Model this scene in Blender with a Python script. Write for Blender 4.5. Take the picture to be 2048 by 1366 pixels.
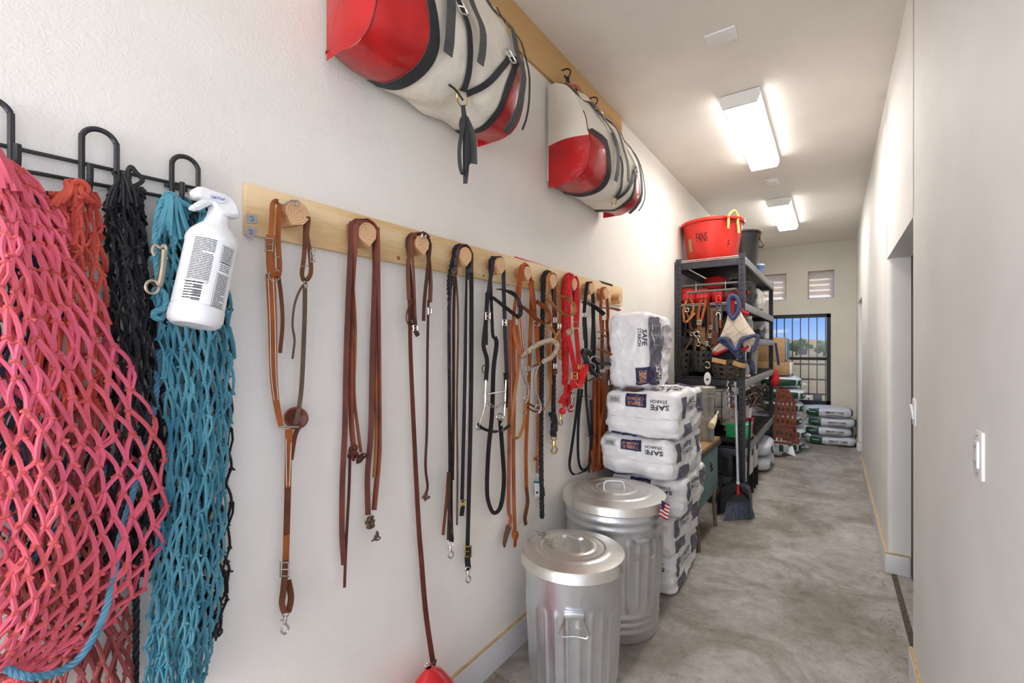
import bpy, bmesh, math, random
from mathutils import Vector, Matrix, noise as mnoise
random.seed(7)
for o in list(bpy.data.objects): bpy.data.objects.remove(o, do_unlink=True)
scene = bpy.context.scene
COL = scene.collection
V = Vector
PI = math.pi

# ------------------------------------------------------------------ camera
F = 915.0; CX = 1024.0; HY = 693.0; CZ = 1.57
YAW = math.atan2(642.0, F); SN = math.sin(YAW); CS = math.cos(YAW)
cam = bpy.data.cameras.new('camera'); cam.sensor_width = 36.0; cam.lens = F/2048*36
cam.shift_y = (HY-683)/2048; cam.clip_start = .02; cam.clip_end = 3000
camo = bpy.data.objects.new('camera', cam); COL.objects.link(camo)
camo.location = (0, 0, CZ); camo.rotation_euler = (PI/2, 0, YAW)
scene.camera = camo

# ------------------------------------------------------------------ view
vs = scene.view_settings
scene.display_settings.display_device = 'sRGB'
vs.view_transform = 'Standard'; vs.look = 'None'; vs.gamma = 1; vs.exposure = 0.14; vs.use_curve_mapping = False

def lin(c):
    r = []
    for x in c[:3]:
        x /= 255.0
        r.append(x/12.92 if x <= .04045 else ((x+.055)/1.055)**2.4)
    return (r[0], r[1], r[2], 1)

# ------------------------------------------------------------------ sky
w = bpy.data.worlds.new('sky'); scene.world = w; w.use_nodes = True
nt = w.node_tree; nt.nodes.clear()
wo = nt.nodes.new('ShaderNodeOutputWorld'); bg = nt.nodes.new('ShaderNodeBackground')
tc = nt.nodes.new('ShaderNodeTexCoord'); sep = nt.nodes.new('ShaderNodeSeparateXYZ')
rp = nt.nodes.new('ShaderNodeValToRGB'); mx = nt.nodes.new('ShaderNodeMixRGB')
mp = nt.nodes.new('ShaderNodeMapping'); nz = nt.nodes.new('ShaderNodeTexNoise'); cr = nt.nodes.new('ShaderNodeValToRGB')
nt.links.new(tc.outputs['Generated'], sep.inputs[0]); nt.links.new(sep.outputs[2], rp.inputs[0])
e = rp.color_ramp.elements
e[0].position = 0.0; e[0].color = lin((150, 188, 240)); e[1].position = 1.0; e[1].color = lin((92, 140, 214))
x = e.new(.07); x.color = lin((92, 150, 234)); x = e.new(.3); x.color = lin((80, 135, 222))
mp.inputs['Scale'].default_value = (9, 9, 55)
nt.links.new(tc.outputs['Generated'], mp.inputs[0]); nt.links.new(mp.outputs[0], nz.inputs[0])
nz.inputs['Scale'].default_value = 1.0; nz.inputs['Detail'].default_value = 4
nt.links.new(nz.outputs[0], cr.inputs[0])
cr.color_ramp.elements[0].position = .57; cr.color_ramp.elements[1].position = .7
nt.links.new(cr.outputs[0], mx.inputs[0]); nt.links.new(rp.outputs[0], mx.inputs[1]); mx.inputs[2].default_value = lin((228, 226, 240))
nt.links.new(mx.outputs[0], bg.inputs[0]); bg.inputs[1].default_value = 1.0
nt.links.new(bg.outputs[0], wo.inputs[0])

# ------------------------------------------------------------------ sun and added fill lamps
sd = bpy.data.lights.new('sun', 'SUN'); sd.energy = 4.2; sd.angle = .009; sd.color = (1, .95, .86)
so = bpy.data.objects.new('sun', sd); COL.objects.link(so); so.rotation_euler = V((.75, .7, 1.4)).to_track_quat('Z', 'Y').to_euler()
def fill_lamp(name, loc, rot, sx, sy, en, col):
    ad = bpy.data.lights.new(name, 'AREA'); ad.shape = 'RECTANGLE'; ad.size = sx; ad.size_y = sy; ad.energy = en; ad.color = col
    ao = bpy.data.objects.new(name, ad); COL.objects.link(ao); ao.location = loc; ao.rotation_euler = rot
fill_lamp('fill_lamp_side', (.62, -.55, 1.6), (0, PI/2, 0), 2.0, 2.5, 16, (1, .98, .95))  # added lamp, soft fill on the left wall from beside the camera
fill_lamp('fill_lamp_left', (-1.66, -1.55, 1.6), (0, -PI/2, 0), 2.0, 2.0, 46, (1, .985, .96))  # added lamp to brighten the right wall
fill_lamp('fill_lamp_end', (-.52, -3.25, 1.5), (PI/2, 0, 0), 1.6, 2.4, 122, (.985, .985, .985))  # added lamp for frontal light down the corridor
LAMP = 32.0

# ------------------------------------------------------------------ projection helpers (photo pixel -> place)
W = 1.353; E = .309; CEIL = 3.335; YB = 9.4
def ray(px, py):
    k = (px-CX)/F
    return V((-SN+CS*k, CS+SN*k, (HY-py)/F))
C0 = V((0, 0, CZ))
def onX(px, py, X): r = ray(px, py); return C0+r*(X/r.x)
def onY(px, py, Y): r = ray(px, py); return C0+r*(Y/r.y)
def onZ(px, py, Z): r = ray(px, py); return C0+r*((Z-CZ)/r.z)
def wl(px, py, off=.03): return onX(px, py, -W+off)          # left wall, off = distance from the wall
SE = 4.86                                                     # near end of the shelf unit
def se(px, py, off=.03): return onY(px, py, SE-off)          # shelf end plane
def dep(p): return -SN*p.x+CS*p.y
def toP(p):
    d = dep(p); return (CX+F*(CS*p.x+SN*p.y)/d, HY-F*(p.z-CZ)/d)

# ------------------------------------------------------------------ materials
MATS = {}
def M(name, rgb, rough=.55, metal=0.0, var=.10, scale=18.0, bump=0.0, bscale=60.0, bdist=.004, spec=.5, stretch=(1, 1, 1), rgb2=None, sheen=0, coat=0, detail=4, lo=.35, hi=.65):
    if name in MATS: return MATS[name]
    m = bpy.data.materials.new(name); m.use_nodes = True; MATS[name] = m
    n = m.node_tree; b = n.nodes['Principled BSDF']; L = n.links.new
    t = n.nodes.new('ShaderNodeTexCoord'); mp = n.nodes.new('ShaderNodeMapping'); mp.inputs['Scale'].default_value = stretch
    L(t.outputs['Object'], mp.inputs[0])
    q = n.nodes.new('ShaderNodeTexNoise'); q.inputs['Scale'].default_value = scale; q.inputs['Detail'].default_value = detail
    L(mp.outputs[0], q.inputs['Vector'])
    r = n.nodes.new('ShaderNodeValToRGB'); L(q.outputs[0], r.inputs[0])
    c = lin(rgb); c2 = lin(rgb2) if rgb2 else tuple(min(1, x*(1+var)) for x in c[:3])+(1,)
    c1 = c if rgb2 else tuple(x*(1-var) for x in c[:3])+(1,)
    r.color_ramp.elements[0].position = lo; r.color_ramp.elements[1].position = hi
    r.color_ramp.elements[0].color = c1; r.color_ramp.elements[1].color = c2
    L(r.outputs[0], b.inputs['Base Color'])
    b.inputs['Roughness'].default_value = rough; b.inputs['Metallic'].default_value = metal
    b.inputs['Specular IOR Level'].default_value = spec
    if sheen: b.inputs['Sheen Weight'].default_value = sheen
    if coat: b.inputs['Coat Weight'].default_value = coat; b.inputs['Coat Roughness'].default_value = .25
    if bump:
        q2 = n.nodes.new('ShaderNodeTexNoise'); q2.inputs['Scale'].default_value = bscale; q2.inputs['Detail'].default_value = 3
        L(mp.outputs[0], q2.inputs['Vector'])
        bp = n.nodes.new('ShaderNodeBump'); bp.inputs['Strength'].default_value = bump; bp.inputs['Distance'].default_value = bdist
        L(q2.outputs[0], bp.inputs['Height']); L(bp.outputs[0], b.inputs['Normal'])
    return m
def base(m): return m.node_tree, m.node_tree.nodes['Principled BSDF']

def wood(name, c1, c2, axis=1, freq=28, rough=.6, knots=True):
    m = bpy.data.materials.new(name); m.use_nodes = True; MATS[name] = m
    n, b = base(m); L = n.links.new
    t = n.nodes.new('ShaderNodeTexCoord'); mp = n.nodes.new('ShaderNodeMapping')
    s = [1.0, 1.0, 1.0]; s[axis] = .10
    mp.inputs['Scale'].default_value = s
    L(t.outputs['Object'], mp.inputs[0])
    q = n.nodes.new('ShaderNodeTexNoise'); q.inputs['Scale'].default_value = 5; q.inputs['Detail'].default_value = 2; L(mp.outputs[0], q.inputs['Vector'])
    wv = n.nodes.new('ShaderNodeMath'); wv.operation = 'MULTIPLY'; wv.inputs[1].default_value = freq; L(q.outputs[0], wv.inputs[0])
    fr = n.nodes.new('ShaderNodeMath'); fr.operation = 'SINE'; L(wv.outputs[0], fr.inputs[0])
    q2 = n.nodes.new('ShaderNodeTexNoise'); q2.inputs['Scale'].default_value = 120; q2.inputs['Detail'].default_value = 2; L(mp.outputs[0], q2.inputs['Vector'])
    ad = n.nodes.new('ShaderNodeMath'); ad.operation = 'MULTIPLY_ADD'; ad.inputs[1].default_value = .3; L(fr.outputs[0], ad.inputs[0]); L(q2.outputs[0], ad.inputs[2])
    r = n.nodes.new('ShaderNodeValToRGB'); L(ad.outputs[0], r.inputs[0])
    r.color_ramp.elements[0].position = .15; r.color_ramp.elements[1].position = .7
    r.color_ramp.elements[0].color = lin(c2); r.color_ramp.elements[1].color = lin(c1)
    L(r.outputs[0], b.inputs['Base Color']); b.inputs['Roughness'].default_value = rough
    return m

def plaster(name, rgb, bump=.35, tint=.03):
    m = M(name, rgb, rough=.62, var=tint, scale=2.5, spec=.35)
    n, b = base(m); L = n.links.new
    t = n.nodes.new('ShaderNodeTexCoord')
    d = n.nodes.new('ShaderNodeTexNoise'); d.inputs['Scale'].default_value = 9; d.inputs['Detail'].default_value = 2; L(t.outputs['Object'], d.inputs['Vector'])
    mixv = n.nodes.new('ShaderNodeMixRGB'); mixv.inputs[0].default_value = .12; L(t.outputs['Object'], mixv.inputs[1]); L(d.outputs[1], mixv.inputs[2])
    a = n.nodes.new('ShaderNodeTexNoise'); a.inputs['Scale'].default_value = 58; a.inputs['Detail'].default_value = 5; a.inputs['Roughness'].default_value = .55
    a.inputs['Distortion'].default_value = 1.6; L(mixv.outputs[0], a.inputs['Vector'])
    r = n.nodes.new('ShaderNodeValToRGB'); r.color_ramp.elements[0].position = .38; r.color_ramp.elements[1].position = .62; L(a.outputs[0], r.inputs[0])
    bp = n.nodes.new('ShaderNodeBump'); bp.inputs['Strength'].default_value = bump; bp.inputs['Distance'].default_value = .004
    L(r.outputs[0], bp.inputs['Height']); L(bp.outputs[0], b.inputs['Normal'])
    return m

# ------------------------------------------------------------------ mesh builder
class MB:
    def __init__(s): s.v = []; s.f = []
    def add(s, vs, fs):
        o = len(s.v); s.v += [V(p) for p in vs]; s.f += [tuple(i+o for i in f) for f in fs]; return s
    def box(s, c, sz, rot=None, bev=0):
        hx, hy, hz = sz[0]/2, sz[1]/2, sz[2]/2
        c = V(c)
        if bev:
            b = min(bev, hx*.9, hy*.9, hz*.9); bm = bmesh.new(); bmesh.ops.create_cube(bm, size=1)
            for q in bm.verts: q.co = V((q.co.x*sz[0], q.co.y*sz[1], q.co.z*sz[2]))
            bmesh.ops.bevel(bm, geom=list(bm.edges), offset=b, segments=2, affect='EDGES', profile=.5)
            bm.verts.index_update()
            vs = [(rot @ q.co if rot else q.co)+c for q in bm.verts]; fs = [[q.index for q in f.verts] for f in bm.faces]; bm.free()
            return s.add(vs, fs)
        vs = [V((x*hx, y*hy, z*hz)) for x in (-1, 1) for y in (-1, 1) for z in (-1, 1)]
        vs = [(rot @ q if rot else q)+c for q in vs]
        return s.add(vs, [(0, 1, 3, 2), (4, 6, 7, 5), (0, 4, 5, 1), (2, 3, 7, 6), (0, 2, 6, 4), (1, 5, 7, 3)])
    def box2(s, a, b, bev=0):
        a = V(a); b = V(b); return s.box((a+b)/2, [abs(x) for x in (b-a)], bev=bev)
    def tube(s, pts, r, n=6, closed=False, caps=True):
        pts = [V(p) for p in pts]; N = len(pts)
        if N < 2: return s
        rr = r if isinstance(r, (list, tuple)) else [r]*N
        vs = []; prev = None
        for i in range(N):
            a = pts[i-1] if (i > 0 or closed) else pts[i]; b = pts[(i+1) % N] if (i < N-1 or closed) else pts[i]
            t = (b-a)
            if t.length < 1e-9: t = V((0, 0, 1))
            t.normalize()
            if prev is None:
                up = V((0, 0, 1)) if abs(t.z) < .9 else V((1, 0, 0))
                nrm = t.cross(up).normalized()
            else:
                nrm = prev-t*prev.dot(t)
                if nrm.length < 1e-6: nrm = t.orthogonal()
                nrm.normalize()
            prev = nrm; bn = t.cross(nrm)
            for k in range(n):
                a_ = 2*PI*k/n; vs.append(pts[i]+(nrm*math.cos(a_)+bn*math.sin(a_))*rr[i])
        fs = []
        for i in range(N if closed else N-1):
            j = (i+1) % N
            for k in range(n):
                l = (k+1) % n; fs.append((i*n+k, i*n+l, j*n+l, j*n+k))
        if not closed and caps:
            fs.append(tuple(range(n-1, -1, -1))); fs.append(tuple((N-1)*n+k for k in range(n)))
        return s.add(vs, fs)
    def ribbon(s, pts, wds, w, t):
        """strap: pts centre line, wds width direction per point, w width (or list), t thickness"""
        N = len(pts); vs = []
        for i in range(N):
            a = pts[max(0, i-1)]; b = pts[min(N-1, i+1)]; tg = (b-a).normalized() if (b-a).length > 1e-9 else V((0, 0, -1))
            wd = wds[i]-tg*wds[i].dot(tg)
            if wd.length < 1e-4: wd = tg.orthogonal()
            wd.normalize(); nm = tg.cross(wd); ww = w[i] if isinstance(w, list) else w
            for (x, y) in ((-1, -1), (1, -1), (1, 1), (-1, 1)): vs.append(pts[i]+wd*(x*ww/2)+nm*(y*t/2))
        fs = []
        for i in range(N-1):
            for k in range(4):
                l = (k+1) % 4; fs.append((i*4+k, i*4+l, i*4+4+l, i*4+4+k))
        fs.append((3, 2, 1, 0)); fs.append(tuple((N-1)*4+k for k in range(4)))
        return s.add(vs, fs)
    def grid(s, fn, nu, nv, wrapu=False):
        vs = [fn(i/(nu if wrapu else nu), j/nv) for j in range(nv+1) for i in range(nu if wrapu else nu+1)]
        st = nu if wrapu else nu+1; fs = []
        for j in range(nv):
            for i in range(nu):
                k = (i+1) % st; fs.append((j*st+i, j*st+k, (j+1)*st+k, (j+1)*st+i))
        return s.add(vs, fs)
    def lathe(s, prof, c, n=32, capb=True, capt=True, rf=None):
        c = V(c); vs = []; m = len(prof)
        for (r, z) in prof:
            for k in range(n):
                a = 2*PI*k/n; q = r*(rf(a, z) if rf else 1); vs.append(c+V((q*math.cos(a), q*math.sin(a), z)))
        fs = []
        for j in range(m-1):
            for k in range(n):
                l = (k+1) % n; fs.append((j*n+k, j*n+l, (j+1)*n+l, (j+1)*n+k))
        if capb: fs.append(tuple(range(n-1, -1, -1)))
        if capt: fs.append(tuple((m-1)*n+k for k in range(n)))
        return s.add(vs, fs)
    def ell(s, c, r, n=10, m=6, rot=None):
        c = V(c); vs = [V((0, 0, -1))]
        for j in range(1, m):
            p = -PI/2+PI*j/m
            for k in range(n):
                a = 2*PI*k/n; vs.append(V((math.cos(p)*math.cos(a), math.cos(p)*math.sin(a), math.sin(p))))
        vs.append(V((0, 0, 1)))
        rr = V(r) if not isinstance(r, (int, float)) else V((r, r, r))
        vs = [V((q.x*rr.x, q.y*rr.y, q.z*rr.z)) for q in vs]
        vs = [(rot @ q if rot else q)+c for q in vs]; fs = []
        for k in range(n): fs.append((0, 1+(k+1) % n, 1+k))
        for j in range(m-2):
            for k in range(n):
                l = (k+1) % n; fs.append((1+j*n+k, 1+j*n+l, 1+(j+1)*n+l, 1+(j+1)*n+k))
        t = len(vs)-1
        for k in range(n): fs.append((t, 1+(m-2)*n+k, 1+(m-2)*n+(k+1) % n))
        return s.add(vs, fs)
    def prism(s, poly, d):
        """closed polygon (list of points) extruded by vector d"""
        n = len(poly); poly = [V(p) for p in poly]; d = V(d)
        return s.add(poly+[p+d for p in poly], [tuple(range(n-1, -1, -1)), tuple(range(n, 2*n))]+[(i, (i+1) % n, n+(i+1) % n, n+i) for i in range(n)])
    def xf(s, mat):
        s.v = [mat @ p for p in s.v]; return s
    def build(s, name, mat, parent=None, sharp=38):
        me = bpy.data.meshes.new(name); o0 = V((0, 0, 0))
        if parent is not None:
            q = parent
            while q is not None: o0 = o0+q.location; q = q.parent
        me.from_pydata([tuple(p-o0) for p in s.v], [], s.f); me.update()
        bm = bmesh.new(); bm.from_mesh(me); bmesh.ops.recalc_face_normals(bm, faces=list(bm.faces)); bm.to_mesh(me); bm.free()
        me.polygons.foreach_set('use_smooth', [True]*len(me.polygons))
        me.set_sharp_from_angle(angle=math.radians(sharp))
        me.materials.append(mat)
        ob = bpy.data.objects.new(name, me); COL.objects.link(ob)
        if parent is not None: ob.parent = parent
        return ob
def tag(o, label=None, cat=None, group=None, kind=None):
    if label: o['label'] = label
    if cat: o['category'] = cat
    if group: o['group'] = group
    if kind: o['kind'] = kind
    return o
def thing(name, label, cat, loc=(0, 0, 0), group=None):
    o = bpy.data.objects.new(name, None); o.empty_display_size = .05; COL.objects.link(o); o.location = loc
    return tag(o, label, cat, group)
def struct(name, mb, mat, parent=None):
    o = mb.build(name, mat, parent)
    if parent is None: o['kind'] = 'structure'
    return o
def crv(pts, k=6, closed=False):
    """Catmull-Rom through the points"""
    pts = [V(p) for p in pts]; n = len(pts); out = []
    if n < 3 and not closed:
        return [pts[0].lerp(pts[1], i/k) for i in range(k+1)]
    rng = range(n if closed else n-1)
    for i in rng:
        p1 = pts[i]; p2 = pts[(i+1) % n]
        p0 = pts[i-1] if (i > 0 or closed) else p1*2-p2
        p3 = pts[(i+2) % n] if (i < n-2 or closed) else p2*2-p1
        for j in range(k):
            t = j/k
            out.append(.5*((2*p1)+(p2-p0)*t+(2*p0-5*p1+4*p2-p3)*t*t+(3*p1-p0-3*p2+p3)*t**3))
    if not closed: out.append(pts[-1])
    return out
def tr(T, pts, off):
    return [T(p[0], p[1], p[2] if len(p) > 2 else off) for p in pts]
def rib(par, name, pts, wpx, mat, off=.04, phi=60, phi2=None, t=.003, T=wl, k=5, w2=None):
    """strap traced over the photo on its own plane; wpx is its seen width, phi turns it from edge-on (0) to flat (90)"""
    P = crv(tr(T, pts, off), k); n = len(P); wds = []; ws = []
    for i, p in enumerate(P):
        a = math.radians(phi+((phi2 if phi2 is not None else phi)-phi)*i/(n-1))
        wd = V((math.cos(a), math.sin(a), 0)) if T is wl else V((math.sin(a), -math.cos(a), 0))
        tg = (P[min(n-1, i+1)]-P[max(0, i-1)]).normalized(); wp = wd-tg*wd.dot(tg)
        if wp.length < 1e-3: wp = tg.orthogonal()
        wp.normalize()
        a0 = toP(p-wp*.005); a1 = toP(p+wp*.005); s = max(.25*F/dep(p), math.hypot(a1[0]-a0[0], a1[1]-a0[1])/.01)
        wds.append(wp); wq = wpx+((w2 if w2 is not None else wpx)-wpx)*i/(n-1); ws.append(wq/s)
    return MB().ribbon(P, wds, ws, t).build(name, mat, par)
def tb(par, name, pts, rpx, mat, off=.04, T=wl, closed=False, k=5, n=6):
    P = crv(tr(T, pts, off), k, closed); r = rpx*dep(P[len(P)//2])/F
    return MB().tube(P, r, n, closed).build(name, mat, par)
def twist_rope(P, r, pitch=None, strands=3, n=5):
    """laid rope: strands wound round the path"""
    mb = MB(); L = 0; pitch = pitch or r*5.2; cum = [0]
    for i in range(1, len(P)): L += (P[i]-P[i-1]).length; cum.append(L)
    m = max(8, int(L/(pitch/7))); path = []; j = 0
    for i in range(m+1):
        s = L*i/m
        while j < len(P)-2 and cum[j+1] < s: j += 1
        f = (s-cum[j])/max(1e-9, cum[j+1]-cum[j]); path.append((P[j].lerp(P[j+1], f), (P[j+1]-P[j]).normalized(), s))
    ref = None; frames = []
    for p, t, s in path:
        if ref is None: ref = t.orthogonal()
        ref = (ref-t*ref.dot(t)).normalized(); frames.append((p, ref.copy(), t.cross(ref), s))
    for q in range(strands):
        pts = []
        for p, a, b, s in frames:
            an = 2*PI*(s/pitch+q/strands); pts.append(p+(a*math.cos(an)+b*math.sin(an))*r*.5)
        mb.tube(pts, r*.58, n)
    return mb
def rope(par, name, pts, rpx, mat, off=.04, T=wl, k=6):
    P = crv(tr(T, pts, off), k); return twist_rope(P, rpx*dep(P[len(P)//2])/F).build(name, mat, par)
def ring(par, name, px, py, rpx, tpx, mat, off=.05, T=wl, sx=1.0, n=14):
    return tb(par, name, [(px+rpx*sx*math.cos(2*PI*i/n), py+rpx*math.sin(2*PI*i/n)) for i in range(n)], tpx, mat, off, T, True, 1, 6)
def buckle(par, px, py, w_, h_, mat, off=.05, T=wl, tilt=0, name='buckle', tpx=2.8):
    c = math.cos(math.radians(tilt)); s = math.sin(math.radians(tilt)); q = []
    for (x, y) in ((-1, -1), (1, -1), (1, 1), (-1, 1)):
        for f in (.85, 1.0) if (x*y > 0) else (1.0, .85):
            x_ = x*w_/2*(f if f < 1 else 1); y_ = y*h_/2*(1 if f < 1 else .85); q.append((px+x_*c-y_*s, py+x_*s+y_*c))
    P = tr(T, q, off); mb = MB().tube(P, tpx*dep(P[0])/F/2, 6, True)
    a = T(px-w_/2*c, py-w_/2*s, off); b = T(px+w_/2*c, py+w_/2*s, off); mb.tube([a, b], tpx*dep(a)/F/2.6, 5)
    return mb.build(name, mat, par)
def snap(par, px, py, L, mat, off=.05, T=wl, tilt=0, name='snap_hook'):
    """bolt snap: swivel eye on top, barrel, hook below; L = seen length in px"""
    c = math.cos(math.radians(tilt)); s = math.sin(math.radians(tilt))
    def q(x, y): x *= L; y *= L; return T(px+x*c-y*s, py+x*s+y*c, off)
    mb = MB(); d = dep(q(0, 0))/F
    mb.tube([q(.14*math.cos(2*PI*i/12), .12+.12*math.sin(2*PI*i/12)) for i in range(12)], .035*L*d, 6, True)
    mb.tube([q(0, .22), q(0, .3), q(0, .55)], [.05*L*d, .085*L*d, .075*L*d], 8)
    mb.tube([q(-.09, .4), q(-.17, .38)], .03*L*d, 6)
    mb.tube(crv([q(0, .52), q(.13, .62), q(.15, .8), q(.02, .95), q(-.12, .85), q(-.1, .7)], 4), .05*L*d, 6)
    mb.tube([q(-.03, .55), q(-.1, .72)], .03*L*d, 6)
    return mb.build(name, mat, par)
def pillow(T, outline, off, thick, rings=(1, .82, .5), bul=(0, .75, 1), k=3, seed=0, wr=0, back=.35):
    """closed soft body with the traced outline and its own thickness (T(px,py,off) gives the place)"""
    P = crv([T(p[0], p[1], off) for p in outline], k, True); n = len(P)
    c = V((0, 0, 0))
    for p in P: c += p
    c /= n; nx = (T(outline[0][0], outline[0][1], off+.1)-T(outline[0][0], outline[0][1], off)); nm = V((1, 0, 0)) if T is wl else V((0, -1, 0))
    vs = []; fs = []
    for sg in (1, -back):
        o = len(vs)
        for r_, b_ in zip(rings, bul):
            for p in P:
                q = c+(p-c)*r_+nm*(thick*b_*sg)
                if wr and sg > 0 and b_ > 0: q += nm*wr*mnoise.noise(q*14+V((seed, 0, 0)))
                vs.append(q)
        vs.append(c+nm*(thick*bul[-1]*sg)); m = len(rings)
        for j in range(m-1):
            for i in range(n): fs.append((o+j*n+i, o+j*n+(i+1) % n, o+(j+1)*n+(i+1) % n, o+(j+1)*n+i))
        for i in range(n): fs.append((o+(m-1)*n+i, o+(m-1)*n+(i+1) % n, o+m*n))
    mb = MB().add(vs, fs); return mb
def weld(o, d=1e-4):
    bm = bmesh.new(); bm.from_mesh(o.data); bmesh.ops.remove_doubles(bm, verts=list(bm.verts), dist=d); bmesh.ops.recalc_face_normals(bm, faces=list(bm.faces)); bm.to_mesh(o.data); bm.free(); return o
_fc = {}
def glyphs(txt, bold=0.0):
    """text outline as flat mesh (verts 2D, faces), width normalised to cap height 1"""
    if (txt, bold) in _fc: return _fc[(txt, bold)]
    cu = bpy.data.curves.new('t', 'FONT'); cu.body = txt; cu.align_x = 'CENTER'; cu.align_y = 'CENTER'; cu.resolution_u = 2; cu.offset = bold
    ob = bpy.data.objects.new('t', cu); COL.objects.link(ob); bpy.context.view_layer.update()
    me = bpy.data.meshes.new_from_object(ob.evaluated_get(bpy.context.evaluated_depsgraph_get()))
    vs = [(p.co.x, p.co.y) for p in me.vertices]; fs = [tuple(p.vertices) for p in me.polygons]
    bpy.data.objects.remove(ob); bpy.data.curves.remove(cu); bpy.data.meshes.remove(me)
    xs = [p[0] for p in vs]; ys = [p[1] for p in vs]; cx = (min(xs)+max(xs))/2; cy = (min(ys)+max(ys))/2; wd = max(xs)-min(xs); ht = max(ys)-min(ys)
    r = ([((p[0]-cx)/wd, (p[1]-cy)/ht) for p in vs], fs); _fc[(txt, bold)] = r; return r
def text_on(fn, txt, bold=0.0):
    """fn(x,y) with x,y in -.5...5 over the text's box -> place"""
    vs, fs = glyphs(txt, bold); return MB().add([fn(x, y) for x, y in vs], fs)
def patch(fn, nu=6, nv=6):
    return MB().grid(lambda u, v: fn(u-.5, v-.5), nu, nv)
# ================================================================== materials of the place
m_wall = plaster('wall_paint', (234, 229, 221), .17)
m_wallr = plaster('wall_paint_smooth', (234, 232, 229), .18)
m_wallb = plaster('wall_paint_back', (222, 216, 204), .15)
m_ceil = plaster('ceiling_paint', (234, 228, 220), .22)
m_base = M('baseboard_paint', (226, 226, 228), .45, var=.02)
m_caulk = M('raw_wood_edge', (196, 168, 122), .7, var=.15, scale=30)
m_black = M('black_metal', (30, 31, 34), .42, .3, var=.2)
m_rail = M('black_coated_wire', (38, 39, 42), .38, .1, var=.1)
m_post = M('shelf_steel_dark', (56, 56, 64), .45, .4, var=.15)
m_beam = M('shelf_steel_grey', (150, 152, 155), .4, .55, var=.1)
m_wire = M('shelf_wire', (112, 110, 106), .4, .6, var=.08)
m_steel = M('bright_steel', (205, 203, 198), .24, 1, var=.08)
m_brass = M('brass', (196, 165, 95), .3, 1, var=.12)
m_iron = M('bronze_snap', (120, 92, 60), .4, .9, var=.2)
m_white = M('white_plastic', (238, 238, 238), .38, var=.02)
m_dark = M('dark_door', (34, 34, 40), .5, var=.1)

# concrete
m_floor = M('concrete', (158, 152, 146), .48, var=.1, scale=3, bump=.12, bscale=90, bdist=.002)
n_, b_ = base(m_floor); L_ = n_.links.new
t_ = n_.nodes.new('ShaderNodeTexCoord')
qa = n_.nodes.new('ShaderNodeTexNoise'); qa.inputs['Scale'].default_value = 1.7; qa.inputs['Detail'].default_value = 9; qa.inputs['Roughness'].default_value = .72; qa.inputs['Distortion'].default_value = .6; L_(t_.outputs['Object'], qa.inputs['Vector'])
ra = n_.nodes.new('ShaderNodeValToRGB'); L_(qa.outputs[0], ra.inputs[0])
el = ra.color_ramp.elements; el[0].position = .3; el[0].color = lin((112, 102, 92)); el[1].position = .7; el[1].color = lin((200, 196, 191))
xx = el.new(.45); xx.color = lin((148, 140, 131)); xx = el.new(.55); xx.color = lin((172, 167, 161))
qb = n_.nodes.new('ShaderNodeTexNoise'); qb.inputs['Scale'].default_value = 14; qb.inputs['Detail'].default_value = 6; qb.inputs['Roughness'].default_value = .75; L_(t_.outputs['Object'], qb.inputs['Vector'])
rb = n_.nodes.new('ShaderNodeValToRGB'); L_(qb.outputs[0], rb.inputs[0]); rb.color_ramp.elements[0].position = .28; rb.color_ramp.elements[0].color = (.62, .58, .53, 1); rb.color_ramp.elements[1].position = .55
mm = n_.nodes.new('ShaderNodeMixRGB'); mm.blend_type = 'MULTIPLY'; mm.inputs[0].default_value = .9; L_(ra.outputs[0], mm.inputs[1]); L_(rb.outputs[0], mm.inputs[2])
L_(mm.outputs[0], b_.inputs['Base Color'])

# ================================================================== room shell
YN = -3.0
struct('floor', MB().box2((-W-.3, YN-.3, -.15), (2.2, YB+.2, 0)), m_floor)
struct('ceiling', MB().box2((-W-.3, YN-.3, CEIL), (2.2, YB+.2, CEIL+.2)), m_ceil)
LW0, LW1 = -2.55, -.55
struct('wall_left', MB().box2((-W-.2, LW1, 0), (-W, YB+.2, CEIL+.05)).box2((-W-.2, YN-.2, 0), (-W, LW0, CEIL+.05)).box2((-W-.2, LW0, 0), (-W, LW1, .6)).box2((-W-.2, LW0, 2.6), (-W, LW1, CEIL+.05)), m_wall)
w4 = MB()
for (a, b, c, d) in ((LW0, .6, LW0+.06, 2.6), (LW1-.06, .6, LW1, 2.6), (LW0, .6, LW1, .66), (LW0, 2.54, LW1, 2.6), (LW0, 1.57, LW1, 1.63)): w4.box2((-W-.12, a, b), (-W-.06, c, d))
struct('window_added_left', w4, m_black)  # invented window, an opening for the left fill lamp
struct('wall_near', MB().box2((-W-.2, YN-.2, 0), (-1.3, YN, CEIL+.05)).box2((.25, YN-.2, 0), (2.2, YN, CEIL+.05)).box2((-1.3, YN-.2, 2.75), (.25, YN, CEIL+.05)).box2((-1.3, YN-.2, 0), (.25, YN, .3)), m_wallr)
w3 = MB()
for (a, b) in (((-1.3, .3), (-1.24, 2.75)), ((.19, .3), (.25, 2.75)), ((-1.3, .3), (.25, .36)), ((-1.3, 2.69), (.25, 2.75)), ((-.555, .3), (-.495, 2.75))): w3.box2((a[0], YN-.12, a[1]), (b[0], YN-.06, b[1]))
struct('window_added_end', w3, m_black)  # invented window, lets the end fill lamp shine down the corridor
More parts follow.
